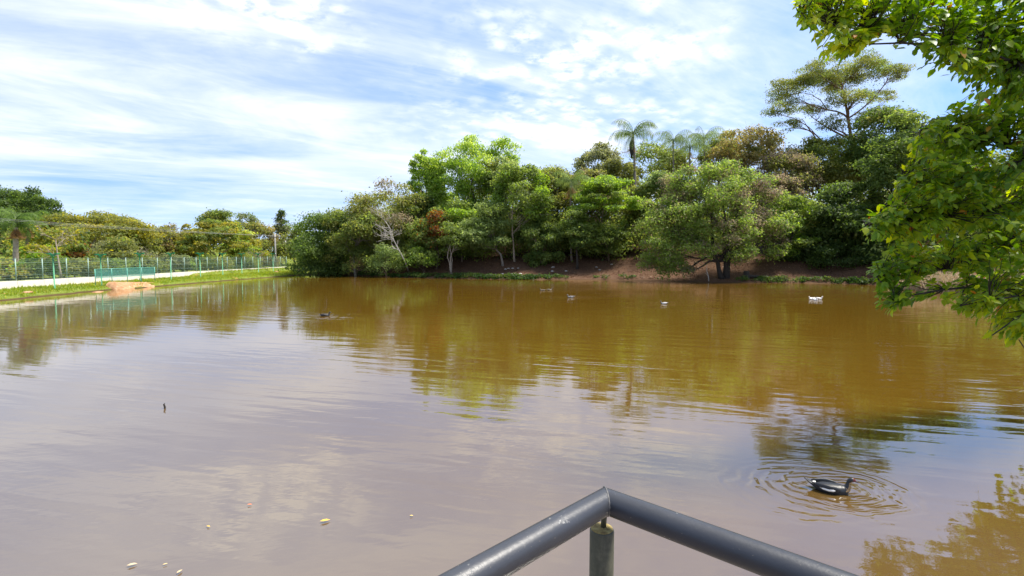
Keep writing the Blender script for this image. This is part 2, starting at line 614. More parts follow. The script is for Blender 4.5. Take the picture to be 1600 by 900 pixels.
def lobes(rng, D, amp):
    """uneven radius over direction so no crown is a ball"""
    k = np.ones(len(D))
    for _ in range(5):
        v = rng.normal(size=3)
        v /= np.linalg.norm(v)
        k += amp * rng.uniform(-1, 1) * np.clip((D @ v) * 2.2 - 0.8, 0, 1)
    return k


def make_clumps(kind, rng, R, H, k):
    """centres and radii of the leaf clumps, crown centre at the origin, half-width R, half-height H"""
    D = unit(rng.normal(size=(k * 3, 3)))
    if kind in ('round', 'dense', 'big'):
        D = D[D[:, 2] > -0.55][:k]
        r = (0.5 + 0.42 * rng.random(len(D)) ** 0.6) * lobes(rng, D, 0.25)
        C = D * r[:, None] * np.array([R, R * .9, H])
        rad = R * (0.19 + 0.15 * rng.random(len(D))) * (36 / k) ** 0.33
        RR = np.stack([rad, rad, rad * 0.72], 1)
    elif kind == 'layered':
        D = D[:k]
        r = 0.25 + 0.65 * rng.random(len(D))
        z = np.round((rng.random(len(D)) * 2 - 1) * 2.2) / 2.2 + rng.normal(size=len(D)) * .17
        wd = np.sqrt(np.clip(1.05 - (z * .75 + .15) ** 2, .1, 1))
        C = np.stack([D[:, 0] * r * wd * R * 1.15, D[:, 1] * r * wd * R, z * H * .85], 1)
        rad = R * (0.20 + 0.14 * rng.random(len(D))) * (36 / k) ** 0.33
        RR = np.stack([rad * 1.2, rad * 1.2, rad * 0.5], 1)
    elif kind == 'umbrella':
        a = rng.random(k) * 2 * math.pi
        r = np.sqrt(rng.random(k)) * .95
        top = np.sqrt(np.clip(1 - r ** 2 * .85, 0, 1))
        z = H * (2 * top - 1) * 1.0 - H * .45 * rng.random(k) ** 1.5
        C = np.stack([np.cos(a) * r * R, np.sin(a) * r * R * .9, z], 1)
        rad = R * (0.13 + 0.12 * rng.random(k)) * (50 / k) ** 0.33
        RR = np.stack([rad * 1.2, rad * 1.2, rad * 0.42], 1)
    elif kind == 'plume':
        D = D[D[:, 2] > -0.5][:k]
        r = (0.45 + 0.5 * rng.random(len(D)) ** 0.6) * lobes(rng, D, 0.35)
        C = D * r[:, None] * np.array([R, R * .9, H])
        rad = R * (0.15 + 0.13 * rng.random(len(D))) * (40 / k) ** 0.33
        RR = np.stack([rad, rad, rad * 0.85], 1)
    elif kind == 'cone':
        z = rng.random(k) ** 1.3
        a = rng.random(k) * 2 * math.pi
        r = (1 - z) * (0.5 + 0.5 * rng.random(k))
        C = np.stack([np.cos(a) * r * R, np.sin(a) * r * R, (z * 2 - 1) * H], 1)
        rad = R * (0.2 + .25 * (1 - z))
        RR = np.stack([rad, rad, rad * .6], 1)
    else:
        raise ValueError(kind)
    return C, RR


def clump_leaves(rng, C, RR, n, outward=0.9, upw=0.55, rand=0.75):
    wgt = RR[:, 0] * RR[:, 1]
    idx = rng.choice(len(C), n, p=wgt / wgt.sum())
    D = unit(rng.normal(size=(n, 3)))
    flip = (D[:, 2] < -0.15) & (rng.random(n) < 0.55)
    D[flip, 2] *= -1
    r = 0.42 + 0.66 * rng.random(n) ** 0.7
    far = rng.random(n) < .10
    r[far] *= rng.uniform(1.05, 1.45, far.sum())
    # ragged clump surface
    r *= 1 + 0.22 * np.sin(D[:, 0] * 5 + idx) * np.sin(D[:, 1] * 6 + idx * 2.1) + 0.16 * rng.normal(size=n) * (rng.random(n) < .3)
    Pp = C[idx] + D * r[:, None] * RR[idx]
    N = D * outward + np.array([0, 0, upw]) + rng.normal(size=(n, 3)) * rand
    return Pp, N, idx


DENS = 1.9


def tree(name, label, px, ytop, ybot, wpx, Y, kind='round', mat='mid', bark='brown', n=6000, leaf=0.34, k=38, group=None,
         base_px=None, trunk_r=None, seed=1, depth_k=1.0, stems=1, limbs=22, cat='tree', extra=None, subs=None, flat=.72, gap=1.0, base_y=None):
    rng = np.random.default_rng(seed * 7919 + 13)
    top, bot = at(px, ytop, Y), at(px, ybot, Y)
    R = wpx / FPX * Y / 2
    H = max(0.4, (top.z - bot.z) / 2)
    cz = (top.z + bot.z) / 2
    bx = at(base_px if base_px is not None else px, 430, Y).x
    by = Y if base_y is None else base_y
    base = Vector((bx, by, gz(bx, by) - 0.05))
    root = thing(name, label, cat, base, group)
    cc = np.array([top.x - base.x, Y - base.y, cz - base.z])
    n = int(n * DENS)
    if subs is None:
        C, RR = make_clumps(kind, rng, R * 1.02, H, k)
        RR = RR * 1.14
        C[:, 1] *= depth_k
    else:
        # crown put together from boughs: (px, py, width, height, depth offset)
        cen = Vector((top.x, Y, cz))
        ar = np.array([q[2] * q[3] for q in subs]) ** .8
        C, RR = [], []
        for q, wq in zip(subs, ar / ar.sum()):
            kk = max(3, int(round(k * wq)))
            c0 = np.array(at(q[0], q[1], Y + q[4]) - cen)
            rx, rz = q[2] / FPX * Y / 2, q[3] / FPX * Y / 2
            D = unit(rng.normal(size=(kk, 3)))
            r = (.35 + .5 * rng.random(kk))[:, None]
            C.append(c0 + D * r * np.array([rx, (rx + rz) * .5 * depth_k, rz]))
            rad = (rx * rz) ** .5 * (.34 + .22 * rng.random(kk)) * (9 / kk) ** .33
            RR.append(np.stack([rad * (1.25 if flat < .6 else 1), rad * (1.25 if flat < .6 else 1), rad * flat], 1))
        C, RR = np.concatenate(C), np.concatenate(RR)
    # keep the underside off the ground
    low = 0.25 - cc[2]
    C[:, 2] = np.maximum(C[:, 2], low)
    # foliage
    droop = 0.8 if kind == 'plume' else 0.25
    Pp, N, ci = clump_leaves(rng, C, RR * gap, n)
    if kind == 'plume':
        Pp[:, 2] -= 0.25 * RR[:, 0].mean() * rng.random(n)
    # loose leaves between the clumps close the holes
    loose = rng.random(n) < (.14 if kind != 'plume' else .08)
    mate = C[rng.integers(0, len(C), n)]
    u = rng.random((n, 1)) * .55
    near = np.linalg.norm(mate - C[ci], axis=1) < R * .8
    loose &= near
    Pp[loose] = (Pp + (mate - C[ci]) * u)[loose]
    L = leaf * (0.65 + 0.7 * rng.random(n))
    V, F = leaf_quads(rng, Pp + cc, N, L, 0.6 if kind != 'plume' else 0.42, droop)
    mats = [LM[m] for m in ([mat] if isinstance(mat, str) else mat)]
    midx = None
    if len(mats) > 1:
        # second foliage sort sits in patches
        sel = np.zeros(len(C), int)
        sel[rng.random(len(C)) < (extra or 0.3)] = 1
        midx = np.where(rng.random(n) < .12, 1 - sel[ci], sel[ci])
    link('crown', np_mesh('crown', V, F, mats, midx), root)
    # trunk and limbs
    mb = MB()
    tr = trunk_r if trunk_r else max(0.07, 0.045 * (top.z - base.z) * 0.35)
    forks = []
    for s in range(stems):
        off = np.array([rng.normal() * R * .25, rng.normal() * R * .2, 0]) if stems > 1 else np.zeros(3)
        endp = cc + off + np.array([0, 0, H * .35])
        st = np.array([rng.normal() * tr * .8, rng.normal() * tr * .8, -0.1]) if stems > 1 else np.array([0, 0, -0.1])
        pl = polyline(st, endp, 9, rng, 0.035)
        pl[:3, :2] = pl[:3, :2] * 0.5 + st[:2] * 0.5
        r_ = tr * (0.75 if stems > 1 else 1.0)
        rad = [r_ * 1.35] + [r_ * (1 - .78 * i / 8) for i in range(1, 9)]
        mb.tube(pl, rad, 7)
        forks.append((pl, rad))
    if subs is not None:
        for q in subs:
            c0 = np.array(at(q[0], q[1] + q[3] * .2, Y + q[4]) - base)
            pl, rad = forks[int(rng.integers(0, stems))]
            want = c0[2] - .55 * np.hypot(*(c0[:2] - pl[-1][:2])) - .25 * H
            j = int(np.clip(np.argmin(np.abs(pl[:, 2] - want)), 2, 7))
            m_ = polyline(pl[j], c0, 9, rng, .05, .05)
            rr_ = [max(.02, rad[j] * (.72 - .6 * i / 8)) for i in range(9)]
            mb.tube(m_, rr_, 6)
            forks.append((m_, rr_))
    order = rng.permutation(len(C))[:limbs]
    for i in order:
        c = C[i] + cc
        pl, rad = forks[int(np.argmin([np.linalg.norm(f[0][-1] - c) for f in forks]))]
        hgt = pl[:, 2]
        want = c[2] - 0.45 * np.hypot(*(c[:2] - pl[-1][:2])) - 0.2 * H
        j = int(np.clip(np.argmin(np.abs(hgt - want)), 3, 8))
        q = polyline(pl[j], c, 6, rng, 0.06, 0.06)
        r0 = rad[j] * 0.6
        mb.tube(q, [r0 * (1 - .8 * u / 5) + .008 for u in range(6)], 5)
        for _ in range(2):
            e = c + rng.normal(size=3) * RR[i] * .8
            qq = polyline(q[3], e, 4, rng, 0.08)
            mb.tube(qq, [r0 * .35, r0 * .28, r0 * .18, .008], 4)
    mb.build('trunk', BARK[bark], root)
    return root


def bare_tree(name, label, px, ytop, wpx, Y, bark='grey', seed=1, group=None, base_px=None, levels=4, path=None, twig=0.012, r0=0.12, spread=0.55,
              leaves=0, mat='olive', cat='tree', base_z=None):
    rng = np.random.default_rng(seed * 104729 + 5)
    top = at(px, ytop, Y)
    bx = at(base_px if base_px is not None else px, 430, Y).x
    if path is not None:
        base = Vector((path[0][0], path[0][1], path[0][2]))
    else:
        base = Vector((bx, Y, gz(bx, Y) - .05 if base_z is None else base_z))
    root = thing(name, label, cat, base, group)
    R = wpx / FPX * Y / 2
    mt, mbr = MB(), MB()
    if path is not None:
        pl = np.array([[q[0] - base.x, q[1] - base.y, q[2] - base.z] for q in path], float)
    else:
        pl = polyline((0, 0, 0), (top.x - base.x, 0, (top.z - base.z) * .62), 8, rng, .03)
    nn = len(pl)
    rad = [r0 * (1.2 if i == 0 else 1 - .7 * i / (nn - 1)) for i in range(nn)]
    mt.tube(pl, rad, 7)
    tips = []
    htot = top.z - base.z

    def grow(p, d, L, r, lev):
        e = p + d * L
        q = polyline(p, e, 4, rng, .07)
        mbr.tube(q, [r, r * .8, r * .62, max(r * .45, twig * .7)], 4 if lev > 1 else 5, cap=False)
        if lev >= levels:
            tips.append(q[-1])
            return
        for _ in range(3 if lev < levels - 1 else 4):
            j = rng.integers(1, 4)
            nd = d + rng.normal(size=3) * spread * np.array([1, .8, .8]) + np.array([0, 0, .12])
            nd /= np.linalg.norm(nd)
            grow(q[j], nd, L * rng.uniform(.5, .75), max(r * .55, twig), lev + 1)

    for i in range(9):
        j = int(rng.integers(max(2, nn // 2 - 1), nn))
        a = rng.random() * 2 * math.pi
        d = np.array([math.cos(a), .8 * math.sin(a), rng.uniform(.25, 1.0)])
        d /= np.linalg.norm(d)
        grow(pl[j], d, R * .62 * rng.uniform(.7, 1.1), rad[j] * .6, 1)
    mt.build('trunk', BARK[bark], root)
    tag(mbr.build('branches', BARK[bark], root), None, None, None, 'stuff')
    if leaves and tips:
        T = np.array(tips)
        idx = rng.integers(0, len(T), leaves)
        Pp = T[idx] + rng.normal(size=(leaves, 3)) * .3
        V, F = leaf_quads(rng, Pp, rng.normal(size=(leaves, 3)) + np.array([0, 0, .6]), .26 * (.6 + .8 * rng.random(leaves)))
        link('crown', np_mesh('crown', V, F, LM[mat]), root)
    return root


_frond_cache = {}


def frond_mesh(var, L, hang, mat):
    key = (var, round(L, 2), hang, mat)
    if key in _frond_cache:
        return _frond_cache[key]
    rng = np.random.default_rng(var + 77)
    nseg = 26
    s = np.linspace(0, 1, nseg)
    el0 = (1.3, 1.0, 0.62, 0.2)[var % 4]
    ang = el0 - (2.35 + .3 * rng.random()) * s ** 1.3
    ds = L / (nseg - 1)
    x = np.concatenate([[0], np.cumsum(np.cos(ang[:-1]) * ds)])
    z = np.concatenate([[0], np.cumsum(np.sin(ang[:-1]) * ds)])
    mb = MB()
    mb.tube([(x[i], 0, z[i]) for i in range(0, nseg, 5)] + [(x[-1], 0, z[-1])], [.045 * (1 - .16 * i) for i in range(len(range(0, nseg, 5)) + 1)], 4)
    Vs, Fs = [], []
    o = 0
    for i in range(3, nseg):
        for sd in (-1, 1):
            for rep in range(2 if i % 2 else 1):
                ll = L * .26 * math.sin(math.pi * (0.16 + .8 * s[i])) * rng.uniform(.8, 1.2)
                b = np.array([x[i] - ds * .5 * rep, 0, z[i] + .02])
                d = np.array([.45 * math.cos(ang[i]), sd * rng.uniform(.55, .9), -hang * rng.uniform(.6, 1.3) + .4 * math.sin(ang[i])])
                d /= np.linalg.norm(d)
                m_ = b + d * ll * .5
                e = b + d * ll + np.array([0, 0, -ll * .28 * hang])
                wv = np.array([math.cos(ang[i]), 0, math.sin(ang[i])]) * .031
                Vs += [b, m_ - wv, e, m_ + wv]
                Fs.append((o, o + 1, o + 2, o + 3))
                o += 4
    mb.add(Vs, Fs)
    me = mb.mesh('frond', LM[mat], smooth=False)
    _frond_cache[key] = me
    return me


def palm(name, label, px, ycrown, Y, L, nf=16, base_px=None, group=None, seed=1, hang=.8, skirt=0, tr=.17, bark='grey', pouch=False, mat='palm'):
    rng = np.random.default_rng(seed * 31 + 4)
    c = at(px, ycrown, Y)
    bx = at(base_px if base_px is not None else px, 430, Y).x
    base = Vector((bx, Y, gz(bx, Y) - .1))
    root = thing(name, label, 'palm tree', base, group)
    mb = MB()
    end = np.array([c.x - bx, 0, c.z - base.z])
    pl = polyline((0, 0, 0), end, 12, rng, .008)
    mb.tube(pl, [tr * (1.25 if i == 0 else 1.0 - .25 * i / 11) for i in range(12)], 8)
    mb.build('trunk', BARK[bark], root)
    cs = MB()
    cs.tube([end + np.array([0, 0, -.2]), end + np.array([0, 0, .4]), end + np.array([0, 0, 1.0])], [tr * .95, tr * .8, .03], 7)
    cs.build('crownshaft', LM['palm'], root)
    for i in range(nf):
        var = i % 4
        me = frond_mesh(var, L, hang, mat)
        o = link('frond', me, root, tuple(end + np.array([0, 0, .45 - .08 * var])))
        o.rotation_euler = (rng.normal() * .22, rng.normal() * .2, i * 2.39996 + rng.normal() * .35)
        sc = rng.uniform(.7, 1.12)
        o.scale = (sc, sc, sc)
    for i in range(skirt):
        me = frond_mesh(3, L * .72, 1.0, 'straw')
        o = link('dead_frond', me, root, tuple(end + np.array([0, 0, -.15])))
        o.rotation_euler = (rng.normal() * .1, rng.uniform(1.15, 1.6), i * 2.39996)
        o.scale = (rng.uniform(.6, 1.1),) * 3
    if pouch:
        pm = MB()
        q = end + np.array([-.15, -.3, -.3])
        pm.tube([q, q + np.array([-.12, -.05, -.9]), q + np.array([-.15, -.08, -2.0]), q + np.array([-.1, -.05, -3.4])], [.12, .42, .38, .1], 8)
        pm.build('seed_cluster', BARK['dark'], root)
    return root

# ------------------------------------------------------------------ wooded bank on the far and right side
GR = 'trees on the wooded bank across the pond'
tree('spreading_tree', 'dark green low spreading tree leaning over the water where the grass bank ends', 502, 338, 430, 118, 86, 'layered', 'dark', 'dark', 9000, .36, 46, GR, seed=1, stems=2)
tree('leafy_tree', 'yellowish green tree with brown twigs left of the leaning dead tree', 556, 318, 424, 100, 84.5, 'round', ['mid', 'olive'], 'grey', 9000, .34, 44, GR, seed=2, extra=.5)
tree('leafy_tree', 'tall olive tree rising behind the leaning dead tree', 606, 298, 415, 112, 88, 'round', ['olive', 'dry'], 'grey', 9500, .34, 46, GR, seed=3, extra=.1)
tree('leafy_tree', 'dark green tree between the olive tree and the bright tall tree', 652, 300, 400, 80, 90, 'round', 'mid', 'brown', 6000, .36, 34, GR, seed=4)
tree('tall_tree', 'tall bright yellow green feathery tree standing highest left of the far bank', 742, 216, 372, 160, 92, 'plume', ['lime', 'bright'], 'dark', 18000, .42, 150, GR, seed=5, extra=.35, stems=3,
     subs=[(732, 234, 80, 44, 0), (782, 238, 60, 44, 1), (696, 250, 60, 46, -1), (742, 276, 110, 66, -2), (798, 250, 30, 50, 2), (700, 304, 80, 66, -1), (772, 310, 90, 80, 0), (668, 286, 40, 60, 0), (740, 335, 90, 60, -1)])
tree('tall_tree', 'bright green plumed tree crowding the left flank of the tallest yellow green tree', 670, 234, 340, 58, 93, 'plume', ['bright', 'lime'], 'dark', 7500, .42, 64, GR, seed=6, extra=.4, stems=2)
tree('rusty_tree', 'small tree with rust brown leaves below the bright tall tree', 682, 328, 404, 62, 82, 'round', ['mid', 'rust'], 'brown', 4500, .32, 34, GR, seed=7, extra=.5)
tree('leafy_tree', 'green tree behind the small vase shaped tree on the shore', 722, 318, 402, 96, 84, 'layered', ['mid', 'bright'], 'brown', 7000, .34, 42, GR, seed=8, extra=.25)
tree('small_tree', 'small vase shaped tree with pale forked stems near the shore', 706, 352, 396, 58, 78.5, 'layered', 'mid', 'pale', 2400, .3, 24, GR, seed=9, trunk_r=.13, stems=3)
tree('layered_tree', 'pale green tree with flat tiers of leaves and a leaning trunk', 764, 318, 390, 84, 79.5, 'layered', ['pale', 'mid'], 'grey', 6500, .33, 40, GR, seed=10, extra=.3, base_px=786, trunk_r=.17)
tree('slender_tree', 'slender straight pale trunked tree with a high green crown', 810, 254, 372, 92, 80.5, 'round', ['mid', 'bright'], 'pale', 8500, .34, 46, GR, seed=11, extra=.35, base_px=804, trunk_r=.17)
tree('slender_tree', 'olive green tree behind the slender pale trunked tree', 856, 262, 360, 84, 86, 'round', ['olive', 'mid'], 'brown', 7000, .34, 40, GR, seed=12, extra=.4)
tree('pale_tree', 'pale grey green tree between the bright tall tree and the dead palm', 778, 246, 330, 78, 90, 'round', ['pale', 'olive'], 'grey', 6000, .36, 36, GR, seed=13, extra=.3)
# drooping dark tree
tree('weeping_tree', 'dark weeping tree with fine hanging foliage over the earth bank', 846, 342, 418, 72, 78.5, 'plume', ['mid', 'dark'], 'brown', 6500, .36, 44, GR, seed=14, stems=3, trunk_r=.12, extra=.5,
     subs=[(846, 362, 70, 40, 0), (836, 392, 34, 50, 0), (862, 388, 34, 60, -1), (848, 404, 26, 44, 1)])
tree('young_tree', 'young tree with straight dark trunk standing low on the earth bank', 902, 330, 384, 60, 77, 'layered', ['mid', 'dark'], 'dark', 3600, .3, 26, GR, seed=15, extra=.3, trunk_r=.20)
tree('umbrella_tree', 'bright green umbrella crowned tree left of the big shore tree', 946, 276, 352, 98, 80, 'umbrella', ['bright', 'mid'], 'brown', 9500, .32, 64, GR, seed=16, extra=.2, base_px=950, trunk_r=.17)
tree('small_tree', 'dim green small tree under the bright umbrella crown', 944, 350, 396, 80, 79, 'layered', 'mid', 'brown', 3800, .32, 28, GR, seed=17, base_px=951, trunk_r=.12)
palm('dead_fronded_palm', 'palm with a brown skirt of dead fronds in the middle of the bank', 893, 288, 80, 4.4, 15, seed=1, hang=.9, skirt=14, group=GR)
palm('queen_palm', 'tallest palm with arching fronds and a dark hanging seed cluster', 989, 214, 90, 5.6, 18, base_px=993, seed=2, hang=1.1, skirt=3, tr=.26, group=GR, pouch=True)
for i, (px, yc, Y, lb) in enumerate([(1052, 224, 98, 'left palm of the clump right of the tallest palm'), (1078, 234, 96, 'low drooping palm in the middle of the palm clump'),
                                     (1100, 222, 100, 'right palm of the clump beside the brown tree')]):
    palm('queen_palm', lb, px, yc, Y, 5.6, 15, seed=5 + i, hang=1.15, skirt=2 if i == 1 else 0, group=GR)
tree('grey_tree', 'grey green skyline tree left of the tallest palm', 936, 224, 300, 72, 99, 'round', ['grey', 'olive'], 'grey', 5500, .38, 32, GR, seed=21, extra=.3)
tree('grey_tree', 'grey green tree low behind the bright umbrella tree', 962, 246, 320, 70, 93, 'round', ['olive', 'grey'], 'grey', 5000, .36, 30, GR, seed=22, extra=.3)
tree('pale_tree', 'pale leaved tree beneath the tallest palm and left of the big shore tree', 1034, 266, 330, 66, 84, 'round', ['pale', 'mid'], 'grey', 5000, .34, 32, GR, seed=23, extra=.3)
tree('olive_tree', 'dusky olive tree behind the clump of palms', 1030, 226, 300, 96, 104, 'round', ['olive', 'mid'], 'brown', 5500, .4, 34, GR, seed=24, extra=.4)
tree('brown_tree', 'olive brown tree right of the clump of palms', 1166, 204, 296, 92, 94, 'round', ['brown', 'olive'], 'grey', 7500, .36, 42, GR, seed=25, extra=.3)
tree('olive_tree', 'green tree filling in behind the palms and the olive brown tree', 1122, 216, 300, 70, 103, 'round', ['mid', 'olive'], 'brown', 5000, .4, 32, GR, seed=26, extra=.4)
tree('big_tree', 'big round shore tree with dark forked trunk and grey dry twigs among its leaves', 1122, 246, 424, 240, 67.5, 'big', ['shore', 'dry'], 'dark', 34000, .27, 230, GR, seed=27, extra=.2,
     base_px=1124, trunk_r=.42, stems=3, limbs=70, depth_k=.8, base_y=66.2, subs=[(1120, 272, 130, 50, 0), (1070, 296, 90, 70, 1), (1172, 298, 100, 66, 1), (1120, 318, 130, 80, -2), (1056, 346, 120, 80, -1), (1192, 348, 100, 70, 0),
     (1215, 322, 64, 56, 2), (1034, 330, 66, 66, 0), (1146, 366, 90, 60, -3), (1222, 368, 60, 50, 1), (1050, 388, 110, 66, -2), (1030, 414, 70, 46, -1), (1066, 420, 60, 36, -2), (1096, 380, 70, 50, -3), (1160, 398, 60, 34, -3), (1206, 392, 60, 34, 0)])
bare_tree('bare_tree', 'half bare branching tree against the sky left of the tallest tree', 1216, 212, 92, 92, 'dark', 3, GR, leaves=900, mat='brown', levels=4, r0=.24, twig=.03)
bare_tree('bare_tree', 'grey leafless tree on the skyline right of the bright tall tree', 826, 226, 44, 108, 'grey', 4, GR, levels=4, r0=.16, twig=.03, leaves=250, mat='brown')
bare_tree('bare_tree', 'smaller grey leafless tree nearer the dead palm on the skyline', 862, 238, 44, 108, 'grey', 5, GR, levels=4, r0=.14, twig=.028)
bare_tree('bare_tree', 'thin bare twigs rising above the dark spreading tree', 512, 316, 62, 112, 'grey', 6, GR, levels=4, r0=.12, twig=.03)
bare_tree('bare_tree', 'bare twiggy treetop above the olive tree on the left of the bank', 578, 292, 40, 100, 'grey', 7, GR, levels=4, r0=.12, twig=.03)
# tallest tree of the right side
tree('tallest_tree', 'tallest tree on the bank with wide sparse flat crown and reddish trunk', 1310, 84, 192, 222, 88, 'layered', ['olive', 'mid'], 'red', 30000, .21, 240, GR, seed=30, extra=.35,
     base_px=1344, trunk_r=.42, limbs=80, flat=.56, subs=[(1238, 142, 84, 50, 1), (1286, 112, 96, 46, -2), (1345, 104, 96, 46, 2), (1392, 116, 66, 36, 0), (1212, 172, 44, 26, -1), (1262, 172, 66, 26, 3),
     (1326, 150, 90, 28, -3), (1378, 152, 60, 24, 3), (1310, 84, 60, 22, 0), (1232, 196, 50, 20, 2), (1296, 192, 60, 26, 0), (1356, 182, 60, 28, -1), (1306, 128, 90, 40, 3)])
tree('tangled_tree', 'grey brown tangled tree below the tallest crown', 1236, 232, 338, 96, 84, 'round', ['dry', 'olive'], 'grey', 7500, .34, 42, GR, seed=31, extra=.45)
tree('tangled_tree', 'dull green tree beside the reddish trunk of the tallest tree', 1284, 206, 320, 92, 87, 'round', ['olive', 'mid'], 'brown', 7500, .34, 42, GR, seed=32, extra=.45)
tree('dark_tree', 'dark green dense tree right of the tallest tree', 1384, 152, 330, 118, 82, 'round', ['dark', 'olive'], 'dark', 11000, .36, 54, GR, seed=33, extra=.35)
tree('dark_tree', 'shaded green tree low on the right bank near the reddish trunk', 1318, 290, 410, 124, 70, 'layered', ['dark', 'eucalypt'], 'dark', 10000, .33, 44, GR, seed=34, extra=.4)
tree('dark_tree', 'leafy green tree between the big shore tree and the shaded tree', 1238, 308, 396, 70, 71, 'layered', ['bright', 'mid'], 'dark', 5200, .32, 34, GR, seed=35, extra=.4)
tree('dark_tree', 'dark tree closing the gap behind the overhanging boughs', 1412, 160, 436, 116, 68, 'round', ['dark', 'mid'], 'dark', 9500, .36, 46, GR, seed=36, extra=.3)
tree('screened_tree', 'tree seen through the overhanging leaves above the dry reeds', 1494, 172, 432, 120, 63, 'round', ['mid', 'dark'], 'brown', 8000, .36, 40, GR, seed=37, extra=.4)
tree('screened_tree', 'tree at the edge behind the overhanging leaves', 1592, 200, 436, 130, 61, 'round', ['mid', 'olive'], 'brown', 8000, .36, 40, GR, seed=38, extra=.4)
tree('screened_tree', 'last tree of the right bank', 1720, 250, 436, 150, 54, 'round', ['dark', 'olive'], 'brown', 6000, .4, 36, GR, seed=39, extra=.4)

for i, (nm, lb, px, yt, yb, wd, Y, kd, mt, n_) in enumerate([
        ('olive_tree', 'pale olive tree filling the slope left of the dead fronded palm', 868, 250, 342, 78, 90, 'round', ['pale', 'dry'], 6000),
        ('olive_tree', 'dry olive tree filling the slope right of the dead fronded palm', 924, 256, 346, 74, 88, 'round', ['olive', 'dry'], 6000),
        ('olive_tree', 'dull olive tree under the tallest palm behind the bright umbrella crown', 985, 286, 372, 76, 86, 'round', ['olive', 'mid'], 5500),
        ('leafy_tree', 'mid green tree low behind the slender pale trunk', 832, 322, 402, 84, 84, 'round', ['mid', 'dark'], 5500),
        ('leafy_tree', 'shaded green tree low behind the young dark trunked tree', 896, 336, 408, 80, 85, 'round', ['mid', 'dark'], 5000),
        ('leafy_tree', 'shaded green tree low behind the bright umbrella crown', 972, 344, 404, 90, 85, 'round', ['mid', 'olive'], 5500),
        ('leafy_tree', 'low green tree behind the rust brown tree', 654, 350, 414, 84, 86, 'round', ['mid', 'dark'], 5000),
        ('grey_tree', 'grey tangled tree rising right behind the big shore tree', 1206, 262, 350, 80, 80, 'round', ['dry', 'olive'], 5500),
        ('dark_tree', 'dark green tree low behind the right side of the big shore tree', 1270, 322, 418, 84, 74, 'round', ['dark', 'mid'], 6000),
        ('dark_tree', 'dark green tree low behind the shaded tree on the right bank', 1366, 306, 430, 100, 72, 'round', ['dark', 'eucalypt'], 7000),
        ('olive_tree', 'olive green tree between the tallest tree and the dark dense tree', 1344, 216, 322, 84, 90, 'round', ['olive', 'mid'], 6000)]):
    tree(nm, lb, px, yt, yb, wd, Y, kd, mt, 'brown', n_, .34, 34, GR, seed=140 + i, extra=.4)
for i, (lb, px, yt, yb, wd, Y, mt, n_) in enumerate([
        ('green shrub at the waterline beneath the dark spreading tree', 500, 392, 434, 84, 88, ['dark', 'mid'], 3600),
        ('leafy shrub overhanging the water left of the leaning dead tree', 556, 384, 433, 78, 85.5, ['mid', 'olive'], 3600),
        ('pale leaved shrub around the branches of the leaning dead tree', 604, 384, 432, 62, 80.5, ['pale', 'mid'], 2400),
        ('green shrub just right of the foot of the leaning dead tree', 662, 388, 424, 46, 80, ['mid', 'bright'], 1800),
        ('shaded shrub at the foot of the slope right of the big trunk', 1246, 388, 430, 60, 72, ['eucalypt', 'dark'], 2600),  # these last shrubs: canopy shade put into darker leaf colours
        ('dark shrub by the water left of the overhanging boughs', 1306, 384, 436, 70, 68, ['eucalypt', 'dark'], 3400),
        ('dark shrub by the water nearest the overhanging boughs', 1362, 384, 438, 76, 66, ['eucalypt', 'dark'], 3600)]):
    tree('shrub', lb, px, yt, yb, wd, Y, 'round', mt, 'brown', n_, .27, 28, 'shrubs along the far waterline', seed=160 + i, extra=.4, trunk_r=.05, limbs=10, cat='shrub', stems=3)

# leaning dead tree at the water's edge
_p = [on_level(641, 431, 0.05), at(634, 411, 78.6), at(624, 392, 78.2), at(615, 375, 78.0), at(610, 358, 78.0), at(602, 345, 78.0)]
bare_tree('leaning_dead_tree', 'whitish bare tree leaning left over the water from the far bank', 606, 340, 66, 78, 'white', 11, GR, path=_p, levels=3, r0=.125, twig=.024, spread=.75)
_q = on_level(1108, 441, 0.0)
_r = on_level(1117, 440, 0.1)
mb = MB()
mb.tube([(0, 0, -.2), (-.15, -.05, .8), (-.35, 0, 1.5), (-.3, .1, 2.2)], [.06, .05, .04, .02], 6)
mb.tube([(-.15, -.05, .8), (-.6, -.2, 1.2)], [.035, .012], 5)
tag(mb.build('dead_branch', BARK['white'], None, tuple(_q)), 'pale dead branch sticking out of the water by the big shore tree', 'branch')

# understorey: shrubs and leaf masses nobody could count
rng = np.random.default_rng(5)


def scatter_bank(n, x0, x1, y0, y1, dmin, dmax, rng):
    out = []
    got = 0
    while got < n:
        x = rng.uniform(x0, x1, n * 2)
        y = rng.uniform(y0, y1, n * 2)
        d = shore_dist(x, y)
        ok = (d > dmin) & (d < dmax)
        q = np.stack([x[ok], y[ok]], 1)
        out.append(q)
        got += len(q)
    return np.concatenate(out)[:n]


def leaf_mass(name, label, Q, rad, hgt, per, leaf, mats, rng, flat=.8):
    z = ground(Q[:, 0], Q[:, 1])
    k = len(Q)
    hh = hgt[0] + (hgt[1] - hgt[0]) * rng.random(k)
    C = np.stack([Q[:, 0], Q[:, 1], z + hh], 1)
    rr = rad[0] + (rad[1] - rad[0]) * rng.random(k)
    RR = np.stack([rr, rr, rr * flat], 1)
    Pp, N, _ = clump_leaves(rng, C, RR, k * per)
    gr = ground(Pp[:, 0], Pp[:, 1])
    Pp[:, 2] = np.maximum(Pp[:, 2], gr + .05)
    V, F = leaf_quads(rng, Pp, N, leaf * (.6 + .8 * rng.random(len(Pp))))
    o = link(name, np_mesh(name, V, F, [LM[m] for m in mats], rng.integers(0, len(mats), len(Pp)) if len(mats) > 1 else None))
    return tag(o, label, None, None, 'stuff')


